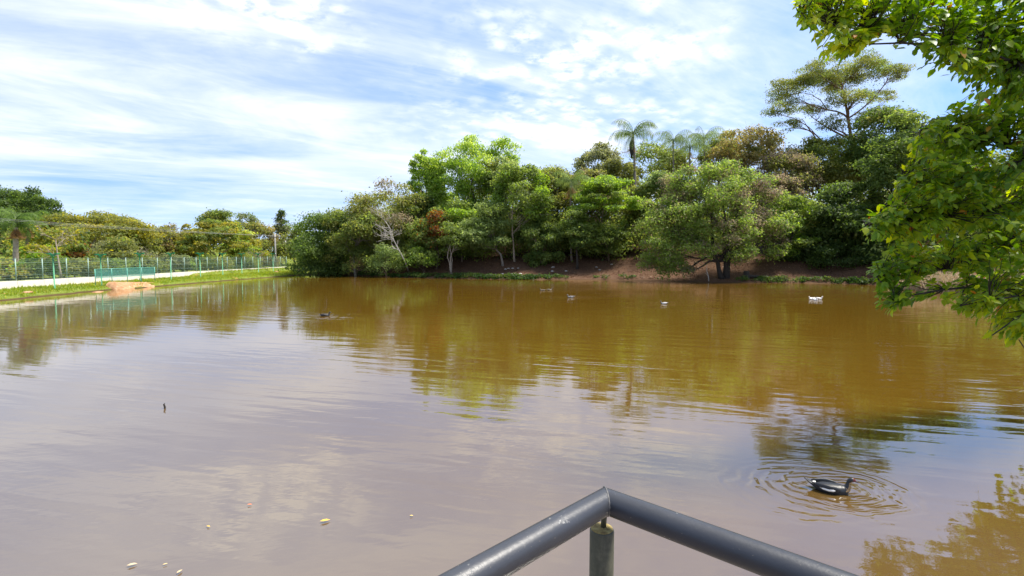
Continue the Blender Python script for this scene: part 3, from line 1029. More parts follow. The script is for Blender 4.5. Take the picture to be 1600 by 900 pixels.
Q = scatter_bank(760, -34, 62, 60, 118, 7.5, 26, rng)
leaf_mass('undergrowth', 'dark tangled undergrowth beneath the trees of the far bank', Q, (1.2, 2.6), (.4, 6.0), 120, .42, ['dark', 'mid', 'olive'], rng)
Q = scatter_bank(330, -36, 90, 70, 140, 24, 52, rng)
leaf_mass('hillside_woods', 'wooded hillside rising behind the far bank', Q, (1.8, 3.6), (2.0, 9.0), 130, .55, ['olive', 'mid', 'grey'], rng)
Q = scatter_bank(150, 40, 85, 24, 64, 3.5, 22, rng)
leaf_mass('undergrowth', 'thick undergrowth on the right bank behind the reeds', Q, (1.2, 2.4), (.5, 3.6), 90, .42, ['dark', 'mid'], rng)
# low green plants along the far waterline
Q = []
for a, b, dens in ((640, 700, 26), (700, 860, 95), (1150, 1330, 40), (560, 640, 26), (1330, 1420, 36), (860, 1000, 8)):
    for _ in range(dens):
        g = on_level(rng.uniform(a, b), 436.5)
        # walk to the shoreline along the view direction
        ys = np.linspace(52, 92, 160)
        xs = (g.x / g.y) * ys
        dd = shore_dist(xs, ys)
        j = int(np.argmax(dd > rng.uniform(-.05, 1.0) ** 1))
        Q.append((xs[j], ys[j]))
Q = np.array(Q)
leaf_mass('shore_plants', 'low green plants along the waterline of the far bank', Q, (.35, .75), (0.02, .3), 60, .24, ['bankgreen'], rng, .5)

# fallen leaves and pale stones on the earth bank
n = 9000
Q = scatter_bank(n, -20, 44, 60, 92, .5, 11, rng)
Pp = np.stack([Q[:, 0], Q[:, 1], ground(Q[:, 0], Q[:, 1]) + .03], 1)
V, F = leaf_quads(rng, Pp, rng.normal(size=(n, 3)) * .35 + np.array([0, 0, 1]), .20 * (.5 + rng.random(n)))
lit = leaf_mat('fallen_leaf', [(.07, .036, .02), (.14, .075, .04), (.26, .16, .09)], trans=.1)
tag(link('leaf_litter', np_mesh('leaf_litter', V, F, lit)), 'fallen brown leaves covering the earth bank', None, None, 'stuff')
stone = plain('pale_stone', (.42, .39, .35), .9, .25, 9)
for i in range(16):
    px = rng.uniform(782, 815) if i < 9 else rng.uniform(860, 960)
    Y = 76.5 + rng.uniform(-1.5, 1.5)
    x = (px - 800) / 800 * Y
    mb = MB()
    r = rng.uniform(.10, .22)
    k = 7
    prof = [(r * .8, 0), (r * 1.05, r * .35), (r * .7, r * .75), (r * .15, r * .9)]
    v, f = [], []
    for (rr_, zz_) in prof:
        for j in range(k):
            th = 2 * math.pi * j / k
            q = rr_ * (1 + .25 * rng.uniform(-1, 1))
            v.append((q * math.cos(th) * 1.3, q * math.sin(th), zz_))
    for a in range(3):
        for j in range(k):
            f.append((a * k + j, a * k + (j + 1) % k, (a + 1) * k + (j + 1) % k, (a + 1) * k + j))
    f.append(tuple(3 * k + j for j in range(k)))
    mb.add(v, f)
    o = mb.build('stone', stone, None, (x, Y, gz(x, Y) - .02), smooth=False)
    o.rotation_euler = (0, 0, rng.uniform(0, 6))
    tag(o, 'small pale stone lying on the brown earth bank across the pond', 'stone', 'stones on the earth bank')

# cut stump on the right of the big trunk
g = at(1166, 431, 66.0)
mb = MB()
zb = gz(g.x, 66.0)
mb.tube([(0, 0, -.1), (0, 0, .15), (.03, 0, .55), (.05, .02, .95)], [.55, .42, .36, .34], 10)
mb.tube([(-.6, .1, .1), (.6, -.1, .28), (1.6, -.15, .22)], [.2, .2, .14], 8)
tag(mb.build('tree_stump', BARK['dark'], None, (g.x, 66.0, zb)), 'dark tree stump with a fallen log right of the big trunk', 'stump')

# dry reeds on the right shore
n = 3200
Q = scatter_bank(n, 38.5, 46, 41, 56, -.5, 1.8, rng)
xs, ys = Q[:, 0], Q[:, 1]
zs = np.maximum(ground(xs, ys), -.15)
L = rng.uniform(.9, 2.2, n)
ln = rng.normal(size=(n, 2)) * .38
wv = rng.normal(size=(n, 2))
wv = wv / np.linalg.norm(wv, axis=1, keepdims=True) * .022
b = np.stack([xs, ys, zs], 1)
m_ = b + np.stack([ln[:, 0] * .35 * L, ln[:, 1] * .35 * L, L * .6], 1)
e = b + np.stack([ln[:, 0] * L, ln[:, 1] * L, L * (.85 - .25 * rng.random(n))], 1)
w3 = np.stack([wv[:, 0], wv[:, 1], np.zeros(n)], 1)
V = np.stack([b - w3, b + w3, m_ + w3, m_ - w3, e + w3 * .4, e - w3 * .4], 1).reshape(-1, 3)
o6 = (np.arange(n) * 6)[:, None]
F = np.concatenate([o6 + np.array([0, 1, 2, 3]), o6 + np.array([3, 2, 4, 5])])
reed = leaf_mat('dry_reed', [(.20, .13, .07), (.33, .25, .15), (.42, .34, .22), (.20, .20, .07)], trans=.15)
tag(link('dry_reeds', np_mesh('dry_reeds', V, F, reed)), 'bent dry reeds standing at the right shore', None, None, 'stuff')

# ------------------------------------------------------------------ grassy bank, wall, fence and lamps on the left
WX = -44.0
n = 26000
ys = 33 + (93 - 33) * rng.random(n) ** 1.0
xs = -43.9 + 7.5 * rng.random(n)
d = shore_dist(xs, ys)
ok = (d > 0.02) & (xs > WX + .12)
xs, ys = xs[ok], ys[ok]
n = len(xs)
zs = ground(xs, ys)
L = rng.uniform(.08, .24, n) * (1 + .8 * (rng.random(n) < .08))
ang = rng.random(n) * 6.283
w3 = np.stack([np.cos(ang), np.sin(ang), np.zeros(n)], 1) * .035
b = np.stack([xs, ys, zs - .02], 1)
e = b + np.stack([rng.normal(size=n) * .08, rng.normal(size=n) * .08, L], 1)
V = np.stack([b - w3, b + w3, e], 1).reshape(-1, 3)
F = np.arange(n * 3).reshape(n, 3)
tag(link('bank_grass', np_mesh('bank_grass', V, F, LM['grass'])), 'short green grass on the bank along the white wall', None, None, 'stuff')

wallm, t, p = new_mat('whitewashed_wall')
co = t.node('ShaderNodeTexCoord').outputs['Object']
sp = t.node('ShaderNodeSeparateXYZ')
t.l.new(co, sp.inputs[0])
nz = t.noise(co, 1.3, 5, .6)
st = t.smooth(t.math('ADD', sp.outputs[2], t.math('MULTIPLY', nz, -.45)), -.32, .05)
t.l.new(t.mix(st, (.62, .42, .28), t.ramp(nz, [(.3, (.66, .60, .53)), (.7, (.76, .71, .64))])), p.inputs['Base Color'])
p.inputs['Roughness'].default_value = .9
WZ = 1.18
wall_y = np.arange(22, 99.9, 2.6)
root = thing('low_wall', 'long low whitewashed wall along the grass bank under the green fence', 'wall', (WX, 22, .4))
# cast in lengths with a narrow joint between
for i, y in enumerate(wall_y):
    mb = MB()
    top = WZ + .012 * math.sin(i * 1.9)
    mb.box((0, y - 22 + 1.29, (top - .4) / 2 - .15), (.2, 2.575, top - .4 + .3))
    mb.build('wall_panel', wallm, root, smooth=False)
mb = MB()
mb.box((0.0, 39, .2), (.12, 78, .9))
mb.build('footing', wallm, root, smooth=False)

fgreen = plain('pale_green_fence_paint', (.25, .36, .31), .5, .12, 3)
lgreen = plain('green_lamp_paint', (.02, .22, .09), .4, .12, 3)
rgreen = plain('sea_green_rail_paint', (.10, .34, .26), .45, .15, 3)
fence = thing('mesh_fence', 'tall pale green welded mesh fence standing on the white wall', 'fence', (WX, 22, WZ))
mb = MB()
mb.tube([(0, 0, -.1), (0, 0, 1.98)], [.045, .045], 6)
mb.box((0, 0, 2.0), (.10, .10, .04))
post_me = mb.mesh('post', fgreen)
mb = MB()
for k in range(11):
    z = .06 + k * .188
    mb.tube([(0, .05, z), (0, 2.55, z)], [.0065, .0065], 3, cap=False)
    if k in (2, 5, 8):
        mb.tube([(.03, .05, z + .05), (.03, 2.55, z + .05)], [.0085, .0085], 3, cap=False)
for k in range(26):
    y = .05 + k * .1
    mb.tube([(0.012, y, .04), (0.012, y, 1.97)], [.0042, .0042], 3, cap=False)
panel_me = mb.mesh('mesh_panel', fgreen)
for i, y in enumerate(wall_y):
    link('post', post_me, fence, (0, y - 22, 0))
    link('mesh_panel', panel_me, fence, (0, y - 22, 0))
link('post', post_me, fence, (0, wall_y[-1] + 2.6 - 22, 0))

# lamp posts
mbp = MB()
mbp.tube([(0, 0, -.1), (0, 0, .02), (0, 0, .04), (0, 0, 3.0)], [.10, .10, .055, .048], 8)
lamp_post_me = mbp.mesh('post', lgreen)
mbc = MB()
mbc.tube([(0, 0, 2.78), (0, 0, 3.0), (0, 0, 3.10)], [.05, .16, .22], 8)
lamp_col_me = mbc.mesh('collar', lgreen)
mbh = MB()
mbh.box((0, 0, 3.14), (.9, .22, .07))
mbh.box((.36, 0, 3.20), (.28, .30, .08))
mbh.box((-.36, 0, 3.20), (.28, .30, .08))
lamp_head_me = mbh.mesh('lamp_head', lgreen, smooth=False)
words_ = ['first and nearest', 'second', 'third', 'fourth', 'fifth', 'sixth', 'seventh', 'eighth', 'ninth and farthest']
for i, px in enumerate((84, 158, 219, 267, 313, 348, 378, 404, 427)):
    X = -41.6
    y = X * 800 / (px - 800)
    root = thing('lamp_post', words_[i] + ' green double headed lamp post along the grass bank', 'lamp post', (X, y, gz(X, y)), 'lamp posts along the grass bank')
    link('post', lamp_post_me, root)
    link('collar', lamp_col_me, root)
    link('lamp_head', lamp_head_me, root)

# sluice railing and the earth apron beneath it
y0, y1 = 50.2, 58.6
RX = -40.9
zr = .78
root = thing('sluice_railing', 'sea green barred railing in front of the white wall above the earth apron', 'railing', (RX, y0, zr))
ln_ = y1 - y0
for k in range(5):
    mb = MB()
    y = ln_ * k / 4
    mb.tube([(0, y, -.25), (0, y, 1.32)], [.035, .035], 6)
    mb.build('post', rgreen, root)
for z in (1.30, .42):
    mb = MB()
    mb.tube([(0, 0, z), (0, ln_, z)], [.028, .028], 6)
    mb.build('rail', rgreen, root)
mb = MB()
for k in range(70):
    y = .06 + k * (ln_ - .12) / 69
    mb.tube([(0, y, .42), (0, y, 1.30)], [.016, .016], 4, cap=False)
tag(mb.build('bars', rgreen, root), None, None, None, 'stuff')
mb = MB()
mb.add([(-.03, .04, .46), (-.03, ln_ - .04, .46), (-.03, ln_ - .04, 1.26), (-.03, .04, 1.26), (-.026, .04, .46), (-.026, ln_ - .04, .46), (-.026, ln_ - .04, 1.26), (-.026, .04, 1.26)],
       [(0, 1, 2, 3), (7, 6, 5, 4)])
gm, t, p = new_mat('green_screen_cloth')
p.inputs['Base Color'].default_value = (.09, .30, .24, 1)
p.inputs['Roughness'].default_value = .8
p.inputs['Alpha'].default_value = .38
mb.build('screen', gm, root, smooth=False)

em, t, p = new_mat('orange_earth')
co = t.node('ShaderNodeTexCoord').outputs['Object']
nz = t.noise(co, 2.2, 6, .65)
t.l.new(t.ramp(nz, [(.3, (.26, .12, .055)), (.5, (.40, .21, .10)), (.7, (.52, .33, .19))]), p.inputs['Base Color'])
p.inputs['Roughness'].default_value = .95
t.l.new(t.bump(nz, 1, .2), p.inputs['Normal'])
mb = MB()
nu, nv = 26, 10
rr = np.random.default_rng(8)
vv = []
for i in range(nu + 1):
    u = i / nu
    y = 51.4 + u * 7.4
    hgt = (.80 - .50 * u ** .9) * float(sstep(0, .06, u)) * float(sstep(1, .86, u)) + .02
    for j in range(nv + 1):
        s = j / nv
        x = -39.1 - s * 1.9 + .05 * math.sin(i * .9) + rr.normal() * .03
        z = -.2 + (hgt + .2) * min(1, (s * 1.35) ** .6) + rr.normal() * .018 * (1 if 0 < j < nv else 0)
        vv.append((x, y, z))
ff = [(i * (nv + 1) + j, (i + 1) * (nv + 1) + j, (i + 1) * (nv + 1) + j + 1, i * (nv + 1) + j + 1) for i in range(nu) for j in range(nv)]
mb.add(vv, ff)
tag(mb.build('earth_apron', em), 'bare orange earth apron at the water below the green railing', 'earth mound')
for (px, py, s, lb) in ((153, 444.5, .42, 'orange earth block beside the first post of the green railing'), (44, 450.5, .26, 'small reddish clod at the foot of the white wall'),
                        (432, 423, .30, 'yellowish stone near the far end of the grass bank')):
    g = on_level(px, py + 1.5, .62)
    mb = MB()
    k = 9
    v, f = [], []
    for (q, z) in ((1.0, -.1), (1.05, .2), (.8, .5), (.25, .62)):
        for j in range(k):
            th = 2 * math.pi * j / k
            u = q * (1 + .18 * rr.uniform(-1, 1))
            v.append((u * s * math.cos(th), u * s * 1.5 * math.sin(th), z * s))
    for a in range(3):
        for j in range(k):
            f.append((a * k + j, a * k + (j + 1) % k, (a + 1) * k + (j + 1) % k, (a + 1) * k + j))
    f.append(tuple(3 * k + j for j in range(k)))
    mb.add(v, f)
    tag(mb.build('clod', em, None, (g.x, g.y, gz(g.x, g.y)), smooth=False), lb, 'stone')

# utility poles and wires
conc = plain('pole_concrete', (.34, .32, .30), .85, .15, 4)
wire = plain('power_wire', (.30, .30, .30), .6, .05, 2)
tops = []
for (px, yt, yb, Y, lb) in ((429.5, 366, 418, 98, 'nearer grey utility pole at the end of the fence'), (446, 376, 417, 108, 'farther grey utility pole beside the dark spreading tree')):
    tpt = at(px, yt, Y)
    zb = gz(tpt.x, Y)
    root = thing('utility_pole', lb, 'utility pole', (tpt.x, Y, zb), 'utility poles')
    hh = tpt.z - zb
    mb = MB()
    mb.tube([(0, 0, -.3), (0, 0, hh)], [.19, .13], 8)
    mb.build('pole', conc, root)
    mb = MB()
    mb.box((0, -.16, hh - .55), (2.3, .12, .14), .25)
    mb.build('crossarm', BARK['grey'], root, smooth=False)
    for k in (-1, -.35, .35, 1):
        mb = MB()
        mb.tube([(k * math.cos(.25), -.16 + k * math.sin(.25), hh - .48), (k * math.cos(.25), -.16 + k * math.sin(.25), hh - .28)], [.05, .035], 6)
        mb.build('insulator', conc, root)
    tops.append((tpt.x, Y, zb + hh - .3))
for k, (off, lb) in enumerate(((-1, 'outer power wire sagging from the poles over the left bank'), (.35, 'middle power wire sagging from the poles over the left bank'), (1, 'inner power wire sagging from the poles over the left bank'))):
    a = np.array([tops[1][0] + off * .97, tops[1][1] + off * .25, tops[1][2]])
    b = np.array([tops[0][0] + off * .97, tops[0][1] + off * .25, tops[0][2]])
    c = np.array([-50.5 + off * .9, 28 + off * .25, 6.9 + .12 * k])
    pts = []
    for (p0, p1, sg) in ((a, b, .1), (b, c, 1.0)):
        for i in range(14):
            u = i / 14
            q = p0 + (p1 - p0) * u
            q[2] -= sg * 4 * u * (1 - u) * .3
            pts.append(q)
    pts.append(c)
    mb = MB()
    mb.tube(pts, .009, 4)
    tag(mb.build('power_wire', wire), lb, 'wire', 'power wires over the left bank')

# trees behind the fence
GL = 'trees behind the green fence'
palm('fence_palm', 'palm with brown hanging skirt and pale trunk behind the near end of the fence', 24, 352, 52, 2.7, 22, base_px=27, seed=21, hang=.7, skirt=14, tr=.26, bark='pale', group=GL, mat='palmgreen')
palm('fence_palm', 'palm with hanging dead fronds just right of the pale trunked palm', 43, 352, 62, 3.0, 18, seed=22, hang=.7, mat='palmgreen', skirt=6, tr=.2, bark='brown', group=GL)
for i, (px, yt, yb, wd, Y, lb) in enumerate([
        (-22, 284, 380, 86, 140, 'dark hill tree at the left edge above the palms'), (22, 292, 390, 74, 142, 'dark hill tree just left of the double summit of the wooded hill'),
        (44, 306, 395, 64, 134, 'dark hill tree in the middle of the wooded hill above the palm'), (66, 310, 395, 56, 144, 'dark hill tree on the falling right side of the wooded hill'),
        (90, 325, 400, 50, 150, 'last dark hill tree before the flat topped olive tree'), (4, 330, 410, 60, 110, 'dark tree on the hill foot behind the pale trunked palm'),
        (62, 345, 410, 60, 104, 'dark tree on the hill foot left of the flat topped olive tree')]):
    tree('hill_tree', lb, px, yt, yb, wd, Y, 'plume', ['eucalypt', 'dark'], 'brown', 4600, .62, 34, GL, seed=60 + i, extra=.3)
tree('flat_topped_tree', 'wide flat topped olive yellow tree behind the fence', 140, 334, 404, 178, 78, 'umbrella', ['olive', 'gold'], 'grey', 14000, .32, 90, GL, seed=70, extra=.35, stems=3, trunk_r=.22)
specs = [
    ('olive_tree', 'olive tree right of the flat topped tree', 216, 352, 418, 70, 86, 'round', ['olive', 'mid'], 'grey', 5000, .34, 34, .4),
    ('brown_tree', 'brownish olive tree with rounded top near the middle of the fence', 258, 353, 420, 78, 90, 'round', ['brown', 'olive'], 'grey', 5200, .36, 34, .4),
    ('bright_tree', 'yellow green tree left of the tallest tree behind the fence', 292, 356, 420, 56, 92, 'round', ['gold', 'mid'], 'grey', 4000, .36, 28, .5),
    ('rounded_tree', 'rounded yellow green tree in front of the vine covered tree', 336, 346, 422, 92, 88, 'umbrella', ['gold', 'mid'], 'brown', 8500, .32, 60, .5),
    ('vine_tree', 'tallest tree behind the fence covered in dark green vines', 344, 328, 372, 54, 104, 'round', ['mid', 'olive'], 'brown', 4200, .36, 28, .4),
    ('airy_tree', 'thin blue green airy tree against the sky right of the vine covered tree', 385, 334, 366, 34, 122, 'round', ['grey', 'mid'], 'grey', 1100, .36, 20, .3),
    ('brown_tree', 'brownish tree below the airy tree', 404, 352, 402, 56, 108, 'round', ['brown', 'olive'], 'grey', 3600, .38, 26, .4),
    ('pointed_tree', 'pointed dark grey green tree above the nearer utility pole', 440, 330, 400, 46, 118, 'cone', ['eucalypt', 'grey'], 'brown', 3600, .40, 30, .4),
    ('bright_tree', 'bright yellow green tree right of the rounded tree', 378, 366, 410, 66, 98, 'layered', ['lime', 'gold'], 'brown', 4200, .36, 30, .5),
    ('leafy_tree', 'green tree behind the utility poles', 424, 372, 424, 60, 106, 'round', ['olive', 'mid'], 'grey', 3800, .36, 26, .4),
    ('leafy_tree', 'green tree left of the dark spreading tree at the end of the bank', 462, 352, 420, 52, 112, 'round', ['mid', 'olive'], 'grey', 3600, .38, 26, .4),
    ('pale_tree', 'grey green tree with pale limbs below the flat topped tree', 180, 378, 424, 92, 70, 'layered', ['grey', 'olive'], 'white', 5200, .30, 36, .4),
    ('leafy_tree', 'reddish brown and green tree between the first two lamp posts', 122, 386, 428, 60, 66, 'layered', ['mid', 'rust'], 'grey', 3600, .3, 28, .3),
]
for i, (nm, lb, px, yt, yb, wd, Y, kd, mt, bk, n_, lf, k_, ex) in enumerate(specs):
    tree(nm, lb, px, yt, yb, wd, Y, kd, mt, bk, n_, lf, k_, GL, seed=80 + i, extra=ex)
shr = [
    ('bright yellow green shrub behind the fence at the left edge', 4, 404, 440, 60, 50, ['bright', 'gold'], 3200),
    ('bright shrub behind the fence just right of the pale palm trunk', 62, 398, 438, 64, 53, ['bright', 'mid'], 3400),
    ('yellow leaved shrub behind the fence left of the first lamp post', 62, 384, 412, 44, 58, ['gold', 'bright'], 1500),
    ('green shrub behind the fence between the first lamp post and the railing', 118, 408, 436, 70, 56, ['olive', 'mid'], 3400),
    ('dark green shrub behind the fence above the start of the railing', 168, 408, 434, 56, 62, ['dark', 'mid'], 2800),
    ('dull green shrub behind the fence above the end of the railing', 218, 406, 432, 60, 67, ['mid', 'olive'], 2800),
    ('pale grey green rounded shrub behind the fence right of the railing', 272, 398, 430, 42, 73, ['grey', 'pale'], 2600),
    ('bright green rounded shrub beside the pale grey green one', 292, 400, 430, 26, 75, ['bright', 'mid'], 1700),
    ('olive shrub behind the fence below the rounded yellow green tree', 330, 402, 428, 50, 83, ['olive', 'mid'], 2400),
    ('green shrub behind the fence near its far end', 378, 402, 424, 52, 92, ['mid', 'olive'], 2400),
    ('last shrub behind the fence before the utility poles', 412, 402, 422, 40, 99, ['mid', 'dry'], 2000),
]
for i, (lb, px, yt, yb, wd, Y, mt, n_) in enumerate(shr):
    tree('shrub', lb, px, yt, yb, wd, Y, 'round', mt, 'brown', n_, .27, 24, 'shrubs behind the green fence', seed=110 + i, extra=.4, trunk_r=.05, limbs=10, cat='shrub', stems=3)
# thin leaning pale tree
_p = [(at(96, 437, 52).x, 52, .9), tuple(at(93, 418, 52)), tuple(at(90, 400, 52)), tuple(at(88, 385, 52)), tuple(at(87, 374, 52))]
bare_tree('thin_tree', 'thin leaning pale stemmed tree with few yellow leaves behind the first lamp post', 88, 366, 70, 52, 'pale', 31, GL, path=_p, levels=3, r0=.11, twig=.02, spread=.6, leaves=260, mat='gold')
bare_tree('bare_tree', 'bare pale branched tree behind the middle of the fence', 228, 384, 52, 68, 'pale', 32, GL, levels=3, r0=.09, twig=.02, spread=.6)
bare_tree('bare_tree', 'grey leafless small tree near the far end of the fence', 404, 386, 40, 95, 'grey', 33, GL, levels=4, r0=.1, twig=.02)
Q = []
while len(Q) < 300:
    x, y = rng.uniform(-175, -46), rng.uniform(60, 160)
    if x < -48 - (y - 60) * .0 and (abs(x) / y < 1.25):
        Q.append((x, y))
leaf_mass('distant_woods', 'low woods and undergrowth behind the fence', np.array(Q), (1.6, 3.2), (.5, 5.0), 120, .45, ['olive', 'mid', 'gold', 'eucalypt'], rng)

# ------------------------------------------------------------------ steel handrail of the landing stage
RZ = 2.9
PR = .0305
cor = on_level(947, 783, RZ)
lf = on_level(742, 900, RZ)
rt = on_level(1263, 900, RZ)
mp, t, p = new_mat('worn_grey_blue_paint')
co = t.node('ShaderNodeTexCoord').outputs['Object']
geo = t.node('ShaderNodeNewGeometry')
n1 = t.noise(co, 9, 5, .6)
n2 = t.noise(t.mapping(co, (0, 0, 0), (0, 0, 0), (1, 1, 1.4)), 80, 6, .72)
n3 = t.noise(co, 160, 3, .6)
base = t.mix(n1, (.023, .025, .030), (.043, .046, .055))
sn = t.node('ShaderNodeSeparateXYZ')
t.l.new(geo.outputs['Normal'], sn.inputs[0])
# paint is scuffed along the crest of the pipe, where hands and branches rub
crest = t.smooth(sn.outputs[2], .45, .95)
chip = t.math('MULTIPLY', t.smooth(t.math('ADD', t.math('MULTIPLY', n2, .65), t.math('MULTIPLY', n1, .42)), .655, .70), t.math('ADD', t.math('MULTIPLY', crest, .85), .12), clamp=True)
base = t.mix(chip, base, (.30, .295, .28))
spots = t.smooth(n3, .70, .76)
base = t.mix(t.math('MULTIPLY', spots, .5), base, (.30, .25, .19))
t.l.new(base, p.inputs['Base Color'])
t.l.new(t.math('ADD', t.math('MULTIPLY', n2, .25), .26), p.inputs['Roughness'])
t.l.new(t.bump(t.math('ADD', n2, t.math('MULTIPLY', chip, -.5)), .5, .0012), p.inputs['Normal'])
mpost, t, p = new_mat('mossy_post_steel')
co = t.node('ShaderNodeTexCoord').outputs['Object']
n1 = t.noise(t.mapping(co, (0, 0, 0), (0, 0, 0), (1, 1, .25)), 30, 5, .65)
n2 = t.noise(co, 90, 4, .6)
t.l.new(t.ramp(t.math('ADD', t.math('MULTIPLY', n1, .7), t.math('MULTIPLY', n2, .3)), [(.3, (.030, .032, .026)), (.5, (.060, .062, .040)), (.66, (.11, .105, .07)), (.8, (.26, .24, .18))]), p.inputs['Base Color'])
p.inputs['Roughness'].default_value = .6
t.l.new(t.bump(n2, .6, .0015), p.inputs['Normal'])
mcap, t, p = new_mat('lichen_cap')
co = t.node('ShaderNodeTexCoord').outputs['Object']
n1 = t.noise(co, 70, 5, .7)
t.l.new(t.ramp(n1, [(.3, (.12, .07, .03)), (.5, (.26, .20, .07)), (.7, (.36, .32, .14))]), p.inputs['Base Color'])
p.inputs['Roughness'].default_value = .9
t.l.new(t.bump(n1, .8, .003), p.inputs['Normal'])

root = thing('handrail', 'grey blue steel pipe handrail meeting in a corner at the bottom of the view', 'railing', (cor.x, cor.y, RZ - 1.02))
ZL = 1.02
dl = Vector((lf.x - cor.x, lf.y - cor.y, 0)).normalized()
dr = Vector((rt.x - cor.x, rt.y - cor.y, 0)).normalized()
mit = (dl - dr).normalized()                   # normal of the mitre plane


def mitred_pipe(d, L, r, nseg=40):
    mb = MB()
    side = Vector((-d.y, d.x, 0))
    rings_ = []
    for s in list(np.linspace(0, L, 24)):
        ring = []
        for j in range(nseg):
            th = 2 * math.pi * j / nseg
            o = side * (r * math.cos(th)) + Vector((0, 0, r * math.sin(th)))
            if s == 0:
                k = -(o.dot(mit)) / d.dot(mit)
                ring.append(o + d * (k + .0006))
            else:
                ring.append(o + d * s)
        rings_.append(ring)
    v = [q + Vector((0, 0, ZL)) for ring in rings_ for q in ring]
    f = []
    for i in range(len(rings_) - 1):
        for j in range(nseg):
            f.append((i * nseg + j, i * nseg + (j + 1) % nseg, (i + 1) * nseg + (j + 1) % nseg, (i + 1) * nseg + j))
    f.append(tuple((len(rings_) - 1) * nseg + j for j in range(nseg)))
    mb.add(v, f)
    return mb


mitred_pipe(dl, 1.9, PR).build('rail', mp, root)
mitred_pipe(dr, 1.9, PR).build('rail', mp, root)
# weld bead round the mitre
wb = MB()
pts = []
tang = (dl + dr).normalized()
for j in range(41):
    th = 2 * math.pi * j / 40
    side = Vector((-dr.y, dr.x, 0))
    o = side * (PR * math.cos(th)) + Vector((0, 0, PR * math.sin(th)))
    pts.append(o + dr * (-(o.dot(mit)) / dr.dot(mit)) + Vector((0, 0, ZL)))
wb.tube(pts, [.0019 + .0006 * math.sin(j * 2.7) for j in range(41)], 6)
wb.build('weld', plain('dull_weld', (.10, .098, .095), .6, .3, 60), root)
pc = on_level(940.5, 826, 2.832)
pp = Vector((pc.x - cor.x, pc.y - cor.y, 0))
ptop = 2.832 - (RZ - ZL)
mb = MB()
nseg = 32
mb.tube([pp + Vector((0, 0, -1.6)), pp + Vector((0, 0, .3)), pp + Vector((0, 0, .7)), pp + Vector((0, 0, ptop - .004)), pp + Vector((0, 0, ptop))], [.0295, .0295, .0295, .0295, .0275], nseg)
mb.build('post', mpost, root)
mb = MB()
mb.tube([pp + Vector((0, 0, ptop)), pp + Vector((0, 0, ptop + .0022)), pp + Vector((0, 0, ptop + .003))], [.0268, .026, .020], nseg)
mb.build('post_cap', mcap, root)
mb = MB()
mb.tube([pp + Vector((.004, .004, ptop)), Vector((pp.x * .6 + .003, pp.y * .6, ZL - PR * .6))], [.0068, .0068], 14)
mb.build('stub', mpost, root)
for d in (dl, dr):
    q = d * 1.85
    mb = MB()
    mb.tube([q + Vector((0, 0, -.3)), q + Vector((0, 0, ptop))], [.0295, .0295], 20)
    mb.build('post', mpost, root)
# deck of the landing stage, behind and below the handrail
plank = plain('weathered_plank', (.17, .135, .10), .85, .3, 5)
dz = RZ - 1.05
deck = thing('landing_stage', 'weathered plank landing stage under the handrail', 'deck', (cor.x, cor.y, dz))
ang = math.atan2(dl.y, dl.x)
for i in range(13):
    mb = MB()
    o = dr * (.02 + .145 * i + .07) + dl * .95
    mb.box((o.x, o.y, -.03), (1.98, .138, .04), ang)
    mb.build('plank', plank, deck, smooth=False)
for k in (.15, 1.75):
    for q in (.15, 1.75):
        o = dr * k + dl * q
        mb = MB()
        mb.tube([(o.x, o.y, -dz - 1.0), (o.x, o.y, -.05)], [.06, .06], 10)
        mb.build('pile', plank, deck)

# ------------------------------------------------------------------ ducks
black = plain('black_feathers', (.012, .013, .014), .42, .4, 30)
white = plain('white_feathers', (.75, .72, .66), .7, .08, 30)
speck = plain('speckled_white_brown_feathers', (.27, .17, .075), .7, .75, 60)
red = plain('red_face_skin', (.11, .012, .010), .5, .2, 40)
greyf = plain('grey_feathers', (.15, .14, .13), .7, .3, 25)
beige = plain('beige_feathers', (.15, .115, .075), .7, .3, 25)
darkf = plain('dark_brown_feathers', (.03, .026, .022), .55, .4, 25)
bill_o = plain('yellow_bill', (.50, .28, .06), .5, .15, 20)
bill_d = plain('dark_bill', (.06, .035, .03), .45, .3, 20)
DP = [(-.345, .150, .016, .008), (-.27, .104, .046, .018), (-.20, .066, .076, .038), (-.12, .050, .108, .072), (-.02, .042, .126, .088), (.08, .042, .120, .088),
      (.15, .055, .095, .080), (.195, .088, .062, .056), (.214, .128, .040, .041), (.222, .170, .031, .033), (.234, .206, .031, .035), (.262, .224, .033, .034), (.290, .218, .024, .022), (.303, .213, .012, .012)]


def duck_body_points():
    P_ = np.array(DP)
    out = []
    n = len(P_)
    for i in range(n - 1):
        p0, p1, p2, p3 = P_[max(i - 1, 0)], P_[i], P_[i + 1], P_[min(i + 2, n - 1)]
        for k in range(4):
            u = k / 4
            out.append(.5 * ((2 * p1) + (-p0 + p2) * u + (2 * p0 - 5 * p1 + 4 * p2 - p3) * u * u + (-p0 + 3 * p1 - 3 * p2 + p3) * u ** 3))
    out.append(P_[-1])
    return np.array(out)


